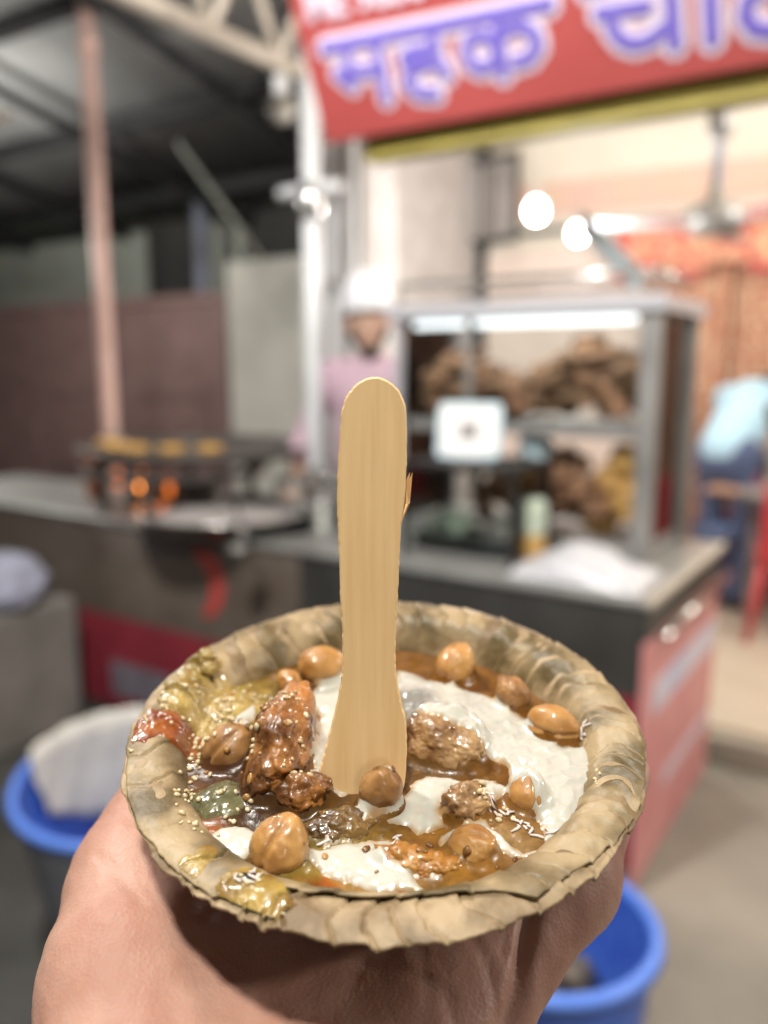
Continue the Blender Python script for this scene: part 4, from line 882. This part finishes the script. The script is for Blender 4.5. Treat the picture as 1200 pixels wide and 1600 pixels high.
ridge = (1 - np.abs(n2(X, Y, 5.5, 41, 2)) * 2.2)
Zy = Zb + th + np.clip(sd_ / 2, 0, 1) * (.35 * n2(X, Y, 7, 43, 2) + lumpy * (.55 * np.clip(ridge, 0, 1) ** 2 + .10 * n2(X, Y, 2.0, 45, 3)))
o, v = height_obj('yogurt', X, Y, Zy, (sd_ > -1.4) & (np.hypot(X, Y) < 53.6) & (leaf_h(X, Y) < Zy + 1.0), M['yogurt'])
# thin edges of the yogurt mix with the gravy
XV, YV = v[:, 0] * 1000, v[:, 1] * 1000
XQ = XV + .8 * n2(XV, YV, 5, 31, 3); YQ = YV + .8 * n2(XV, YV, 5, 37, 3)
mixv = np.clip((np.max([seg_d(XQ, YQ, p) for p in YP], 0) + .3 + .9 * n2(XV, YV, 6, 61, 3)) / 1.8, 0, 1)[:, None]
yc = np.array((.34, .20, .075)) * (1 - mixv) + np.array((.47, .46, .40)) * mixv
ca = o.data.color_attributes.new('tint', 'FLOAT_COLOR', 'POINT'); ca.data.foreach_set('color', np.concatenate([yc, np.ones((len(v), 1))], 1).ravel())
tag(o, 'white yogurt poured over the middle and right of the snack', 'yogurt', kind='stuff')

def smear(name, label, cat, m, poly, thick, seed, rough=.4, warp=1.5):
    P = np.array(poly); X, Y = grid_field(P[:, 0].min() - 3, P[:, 0].max() + 3, P[:, 1].min() - 3, P[:, 1].max() + 3, .3)
    base = np.maximum(leaf_h(X, Y, True), food_h(X, Y)); low = leaf_h(X, Y, False); r = np.hypot(X, Y); base = np.where(r > 61.5, np.minimum(base, low + 1.5), base)
    d = seg_d(X + warp * n2(X, Y, 3, seed, 3), Y + warp * n2(X, Y, 3, seed + 3, 3), poly)
    th = np.where(d > 0, .05 + thick * (1 - np.exp(-d / 2.2)) + np.clip(d / 3.5, 0, 1) * rough * (n2(X, Y, 3.2, seed + 9, 4) + .3), d)
    o, _ = height_obj(name, X, Y, base + th, (d > -1.2) & (r < 62.6), M[m]); return tag(o, label, cat)
smear('chutney_smear', 'lumpy yellow-green chutney smeared over the back left rim', 'chutney', 'chutney', [(-59.3, 6.7), (-60.1, 16.8), (-57.1, 26.9), (-51.9, 32.7), (-46.9, 29.8), (-42.5, 21.1), (-35.7, 22.5), (-31.1, 14.9), (-37.4, 10.6), (-41.2, 3.8), (-45.7, 1.2), (-51.1, 3.9)], .6, 51, .8)
smear('red_sauce_smear', 'reddish brown tamarind sauce running over the left rim', 'sauce', 'redsauce', [(-63, -8.7), (-63.4, -1.2), (-61, 5.8), (-53.8, 6.3), (-46.8, 2.2), (-46.8, -6.1), (-49.8, -7.1), (-55.4, -5.1), (-58.7, -7.5)], .4, 61, .35)
smear('sauce_spill', 'olive and brown sauce spilled over the front left rim', 'sauce', 'olive_sauce', [(-33.6, -53.0), (-31.6, -49.9), (-28.9, -47.0), (-24.2, -46.9), (-20.3, -50.6), (-18.7, -55.4), (-21.2, -59.6), (-25.4, -58.6), (-30.7, -55.3)], .3, 71, .35)
smear('sauce_streak', 'thin glossy sauce streak on the left rim above the wrist', 'sauce', 'olive_sauce', [(-42.0, -46.8), (-39.5, -42.4), (-35.6, -40.5), (-34.3, -43.9), (-36.4, -47.3), (-36.4, -50.5), (-39.8, -49.9)], .2, 81, .2)
smear('yogurt_dab', 'small white yogurt dab in the spilled sauce on the front rim', 'yogurt', 'yogurt', [(-30.5, -50.2), (-28.6, -48.2), (-25.2, -48.6), (-24.0, -50.4), (-26.6, -51.6)], .9, 91, .2, .4)
for k, (x, y, r, lab) in enumerate([(-48.6, 22.8, 2.4, 'round yellow blob of chutney low on the back left wall'), (-50.4, 28.6, 2.5, 'round yellow blob of chutney high on the back left rim')]):
    z = float(leaf_h(np.array([x]), np.array([y]))[0]); lump('chutney_blob', lab, 'chutney', 'chutney', (x, y, z + .9), (r, r, r * .8), (0, 0, 0), .15, 1.4, 30 + k, 4, .02)

# wooden spoon
SPN = [(1.4, -12.2), (-6.8, -8.1), (-8.1, -1.6), (-7.6, 3.2), (-6.2, 8.8), (-4.6, 15.1), (-3.1, 21.4), (-2.2, 27.5), (-1.9, 35.2), (-2.2, 42.7), (-2.4, 50.1), (-2.6, 57.4), (-2.8, 66.0), (-2.6, 74.5), (-2.1, 81.5), (-1.6, 87.0), (-.2, 90.4), (2.2, 92.9), (5.4, 94.0), (8.8, 92.9), (11.1, 90.4), (12.2, 87.0), (12.5, 80.1), (12.4, 74.5), (12.0, 67.5), (11.2, 60.3), (10.9, 53.0), (10.6, 45.6), (10.2, 38.2), (10.1, 30.6), (10.7, 24.5), (11.6, 19.8), (12.5, 15.9), (12.8, 8.8), (12.0, -.8), (9.0, -9.8)]
pts = []; n = len(SPN)
for i in range(n):
    p0, p1, p2, p3 = (np.array(SPN[(i + k - 1) % n]) for k in range(4))
    for t_ in np.linspace(0, 1, 9)[:-1]:
        pts.append(.5 * ((2 * p1) + (-p0 + p2) * t_ + (2 * p0 - 5 * p1 + 4 * p2 - p3) * t_ ** 2 + (-p0 + 3 * p1 - 3 * p2 + p3) * t_ ** 3))
pts = np.array(pts); nrm = np.roll(pts, -1, 0) - np.roll(pts, 1, 0); nrm = np.stack([nrm[:, 1], -nrm[:, 0]], 1); nrm /= np.linalg.norm(nrm, axis=1)[:, None]
pts = pts + nrm * (.03 * rng.normal(size=len(pts)) + .14 * pn(np.stack([pts[:, 0], pts[:, 1] * .6, pts[:, 0] * 0], 1)))[:, None]
inn = pts - (-nrm if ((pts - pts.mean(0)) * nrm).sum() < 0 else nrm) * .35
n = len(pts)
def lay(p, y): return [(a[0] / 1000, y / 1000, a[1] / 1000) for a in p]
vv = lay(inn, -.95) + lay(pts, -.6) + lay(pts, .6) + lay(inn, .95)
ff = [tuple(range(n)), tuple(range(3 * n, 4 * n))]
for l_ in range(3): ff += [(l_ * n + k, l_ * n + (k + 1) % n, (l_ + 1) * n + (k + 1) % n, (l_ + 1) * n + k) for k in range(n)]
spoon = thing('wooden_spoon', 'flat pale wooden spoon standing upright in the leaf bowl', 'spoon', -.00748, .18058, 1.40356, frame=I4)
o = part('blade', MB().add(vv, ff), M['wood'], spoon, 0, False)
o = part('splinter', MB().add([(.0112, -.0006, .0625), (.0128, -.0004, .0665), (.01315, 0, .0735), (.0122, 0, .0715), (.0112, .0005, .066), (.0116, .0006, .0635)], [(0, 1, 2, 3, 4, 5), (0, 1, 4), (1, 2, 3)]), M['wood'], spoon, 0)
o.modifiers.new('s', 'SOLIDIFY').thickness = .0006

# seeds and shreds: dropped onto whatever lies beneath
vs = []; fs = []; off = 0
for o in FOOD + [q for q in bowl.children if q.name.startswith('inner')]:
    mw = np.array(o.matrix_world if o.parent is None else B); n_ = len(o.data.vertices); a = np.empty(n_ * 3); o.data.vertices.foreach_get('co', a); a = a.reshape(-1, 3) @ mw[:3, :3].T + mw[:3, 3]
    k_ = len(o.data.polygons[0].vertices); q = np.empty(len(o.data.polygons) * k_, np.int32); o.data.loops.foreach_get('vertex_index', q)
    vs.append(a); fs += (q.reshape(-1, k_) + off).tolist(); off += n_
bvh = BVHTree.FromPolygons(np.concatenate(vs).tolist(), fs)
def drop(x, y):
    return bvh.ray_cast(B @ Vector((x / 1000, y / 1000, .04)), -_n, .1)[:2]
CL = [(-46.3, -11.1, 14, 2.0, 4.5), (-45.6, -19.0, 16, 1.4, 4.5), (-44.0, -27.0, 14, 1.5, 3), (-39.7, -34.2, 9, 1.6, 1.6), (-45.4, -4.5, 16, 2.2, 2.2), (-50.6, 1.3, 12, 2.6, 1.6), (-43.8, 13.6, 16, 2.6, 2.2), (-39.5, 7.9, 16, 2.2, 2.2), (-36.8, 22.1, 16, 2.8, 1.6), (-32.4, 1.1, 14, .8, 4), (-31.4, -6.5, 14, .8, 4), (-30.2, -13.6, 8, 1, 3), (-23.2, -1.6, 12, 2, 3), (-20.4, -7.9, 9, 1.5, 2.5), (-18.2, -15.0, 12, 2, 1.6), (-19.2, -20.8, 12, 2.2, 1.2), (-37.1, -21.4, 9, 1.5, 1.5), (-33.8, -27.0, 12, 1.2, 3.5), (22.8, -24.1, 16, 2, 1.6), (25.2, -28.5, 14, 2.4, 1.6),
      (49.7, -17.9, 7, .8, 2), (47.5, -22.3, 7, 1.0, 1.6), (-61.5, -6.4, 6, .5, 2.5), (-60.4, 1.2, 6, .6, 2.5), (-58.3, 9.5, 6, .9, 2.4), (-52.0, 14.8, 6, 1.5, 2), (-26.1, -50.1, 6, 1.6, 1)]
mb = MB(); bv, bf = ico(1); cnt = 0
for x, y, k, sx, sy in CL:
    for _ in range(int(k * .7)):
        a, b = x + rng.normal() * sx, y + rng.normal() * sy; p, nn = drop(a, b)
        if p is None or math.hypot(a, b) > 63: continue
        s_ = rng.uniform(.34, .78) / 1000; q = nn.to_track_quat('Z', 'Y').to_matrix() @ Matrix.Rotation(rng.uniform(0, 6.28), 3, 'Z')
        Mx = np.array(q); c_ = np.array(p + nn * s_ * .35); mb.add((bv * np.array((s_ * rng.uniform(1.0, 1.5), s_, s_ * .8))) @ Mx.T + c_, bf); cnt += 1
o = link('sesame_seeds', mb.mesh('sesame_seeds'), M['seed'], True, fix=False); tag(o, 'pale sesame-like grains scattered over the sauce and the left rim', 'seeds', kind='stuff')
mb = MB(); bv2, bf2 = ico(2)
for _ in range(120):
    a, b = rng.uniform(-48, 48), rng.uniform(-50, 38)
    if math.hypot(a, b) > 49 or (a > -2 and b > -16) or (-22 < a < 6 and -20 < b < 34): continue
    p, nn = drop(a, b)
    if p is None: continue
    s_ = rng.uniform(.3, .95) / 1000; d_ = 1 + .35 * pn(bv2 * 1.7 + rng.uniform(0, 60)); q = np.array(nn.to_track_quat('Z', 'Y').to_matrix() @ Matrix.Rotation(rng.uniform(0, 6.28), 3, 'Z'))
    mb.add((bv2 * d_[:, None] * np.array((s_ * rng.uniform(1, 1.7), s_, s_ * .7))) @ q.T + np.array(p + nn * s_ * .15), bf2)
o = link('masala_bits', mb.mesh('masala_bits'), M['bits'], True, fix=False); tag(o, 'small amber and brown crumbs floating in the gravy', 'crumbs', kind='stuff')
mb = MB()
for x, y, k, s in ((29, -31, 6, 2.8), (33, -33.5, 4, 2.2), (24, -27, 5, 2), (-12, -37, 2, 2), (2, -37.5, 2, 2), (50, 0, 4, 2), (-37.5, 8.5, 4, 1.6), (-27, -50, 5, 2)):
    for _ in range(k):
        a, b = x + rng.normal() * s, y + rng.normal() * s * .7; L_ = rng.uniform(1.2, 3.0); an = rng.uniform(-1.2, 1.2); pp = []
        for q in (-.5, -.15, .2, .5):
            p, nn = drop(a + L_ * q * math.cos(an) + .3 * rng.normal(), b + L_ * q * math.sin(an))
            if p is not None: pp.append(p + nn * .0003)
        if len(pp) == 4: mb.tube(pp, [.0002, .00034, .00034, .0002], 6)
o = link('onion_shreds', mb.mesh('onion_shreds'), M['shred'], True); tag(o, 'thin white shreds sprinkled over the gravy and yogurt', 'shreds', kind='stuff')

# ================================================================== HAND (bowl frame, mm)
F = Field((-125, -185, -130), (95, 75, 10), 1.15)
pal = 14
caps = [((-30, -185, -112), (-26, -100, -66), 27, 27, pal), ((-46, -110, -66), (-44, -84, -56), 20, 21, pal), ((-12, -108, -68), (-14, -84, -58), 20, 19, pal),
        ((-40, -84, -54), (-40, 2, -47), 20, 14.5, pal), ((-26, -84, -56), (-15, 10, -49), 20, 14.5, pal), ((-14, -84, -57), (8, 6, -48), 19, 14, pal), ((-12, -84, -57), (30, -6, -46), 18, 13, pal),
        ((-45, -84, -48), (-59, -40, -40), 21, 18, pal), ((-59, -40, -40), (-66, -12, -37), 17, 13.5, 8),
        ((-4, -80, -53), (12, -46, -47), 16, 14.5, 9), ((12, -46, -47), (28, -14, -43), 14.5, 12, 8)]
for a, b, ra, rb, k in caps: F.cap(a, b, ra, rb, k)
def finger(pts, rs, k=5):
    for i in range(len(pts) - 1): F.cap(pts[i], pts[i + 1], rs[i], rs[i + 1], k)
finger([(-64, -18, -37), (-64, 4, -37), (-58, 28, -34), (-48, 47, -29)], [13.5, 11.8, 10.5, 8.3], 7)       # thumb along the bowl's left side
finger([(-38, 2, -46), (-36, 38, -43), (-32, 62, -31), (-28, 74, -18)], [11.5, 9.6, 8.6, 7.2])
finger([(-14, 10, -48), (-12, 48, -44), (-9, 72, -31), (-7, 82, -17)], [11.5, 9.8, 8.8, 7.4])
finger([(9, 6, -47), (14, 42, -42), (16, 66, -30), (16, 77, -17)], [11, 9.4, 8.4, 7.0])
finger([(22, -40, -44), (45, -16, -37), (60, 10, -26), (58, 32, -19), (50, 44, -15)], [12.5, 12, 10.5, 8.4, 6.6], 7)           # little finger up the right side
ax = [(F.lo[i] + F.h * np.arange(F.n[i])).astype(np.float32) for i in range(3)]
GX, GY = np.meshgrid(ax[0], ax[1], indexing='ij'); rr = np.hypot(GX, GY); floor_ = np.where(rr < 60, np.interp(rr, PR, PZ) - 2.2, np.interp(rr, PR, PZ) - 3.0 + 0 * rr)
fl = ax[2][None, None, :] - floor_[:, :, None]; fl = np.where((rr < 63)[:, :, None], fl, np.float32(-50))
F.F = np.maximum(F.F, fl.astype(np.float32) * .8)
F.F[:, :2, :] = 50; F.F[:2] = 50; F.F[-2:] = 50
v, q = F.nets()
fn = np.cross(v[q[:, 2]] - v[q[:, 0]], v[q[:, 3]] - v[q[:, 1]]); vn = np.zeros_like(v)
for k in range(4): np.add.at(vn, q[:, k], fn)
vn /= np.linalg.norm(vn, axis=1)[:, None] + 1e-9
for it in range(2):                                            # relax the lattice
    acc = np.zeros_like(v); cn = np.zeros(len(v))
    for k in range(4): np.add.at(acc, q[:, k], v[q[:, (k + 1) % 4]] + v[q[:, (k - 1) % 4]]); np.add.at(cn, q[:, k], 2)
    v = v * .5 + .5 * acc / cn[:, None]
def crease(v, line, depth, wd):
    L = np.array(line, float); d = np.full(len(v), 1e9)
    for i in range(len(L) - 1):
        a, b = L[i], L[i + 1]; ab = b - a; t_ = np.clip(((v[:, :2] - a) @ ab) / (ab @ ab), 0, 1); d = np.minimum(d, np.hypot(*(v[:, :2] - a - t_[:, None] * ab).T))
    return depth * np.exp(-(d / wd) ** 2) * np.clip(vn[:, 2] * 2, 0, 1)
dsp = crease(v, [(36, -24), (32, -36), (29, -48), (23, -62)], 3.2, 1.7) + crease(v, [(12, -28), (18, -36), (22, -44), (24, -56)], .5, 1.1) + crease(v, [(-12, -38), (0, -44), (12, -50), (15, -60)], .35, 1.2) + crease(v, [(2, -30), (8, -42), (9, -54), (6, -64)], .25, 1.2) + crease(v, [(-66, -8), (-56, -18), (-48, -26)], .4, 1.2) + crease(v, [(-70, -20), (-62, -27), (-54, -36)], .5, .9) + crease(v, [(26, -24), (28, -34), (26, -42)], .5, .8)
v = v - vn * dsp[:, None] + vn * (.35 * fbm(v / 9.0, 3))[:, None]
o = link('hand', npmesh('hand', v / 1000, q), M['skin'], True, fix=False); o.matrix_world = B
tag(o, 'open left hand, palm up, holding the leaf bowl from beneath', 'hand')
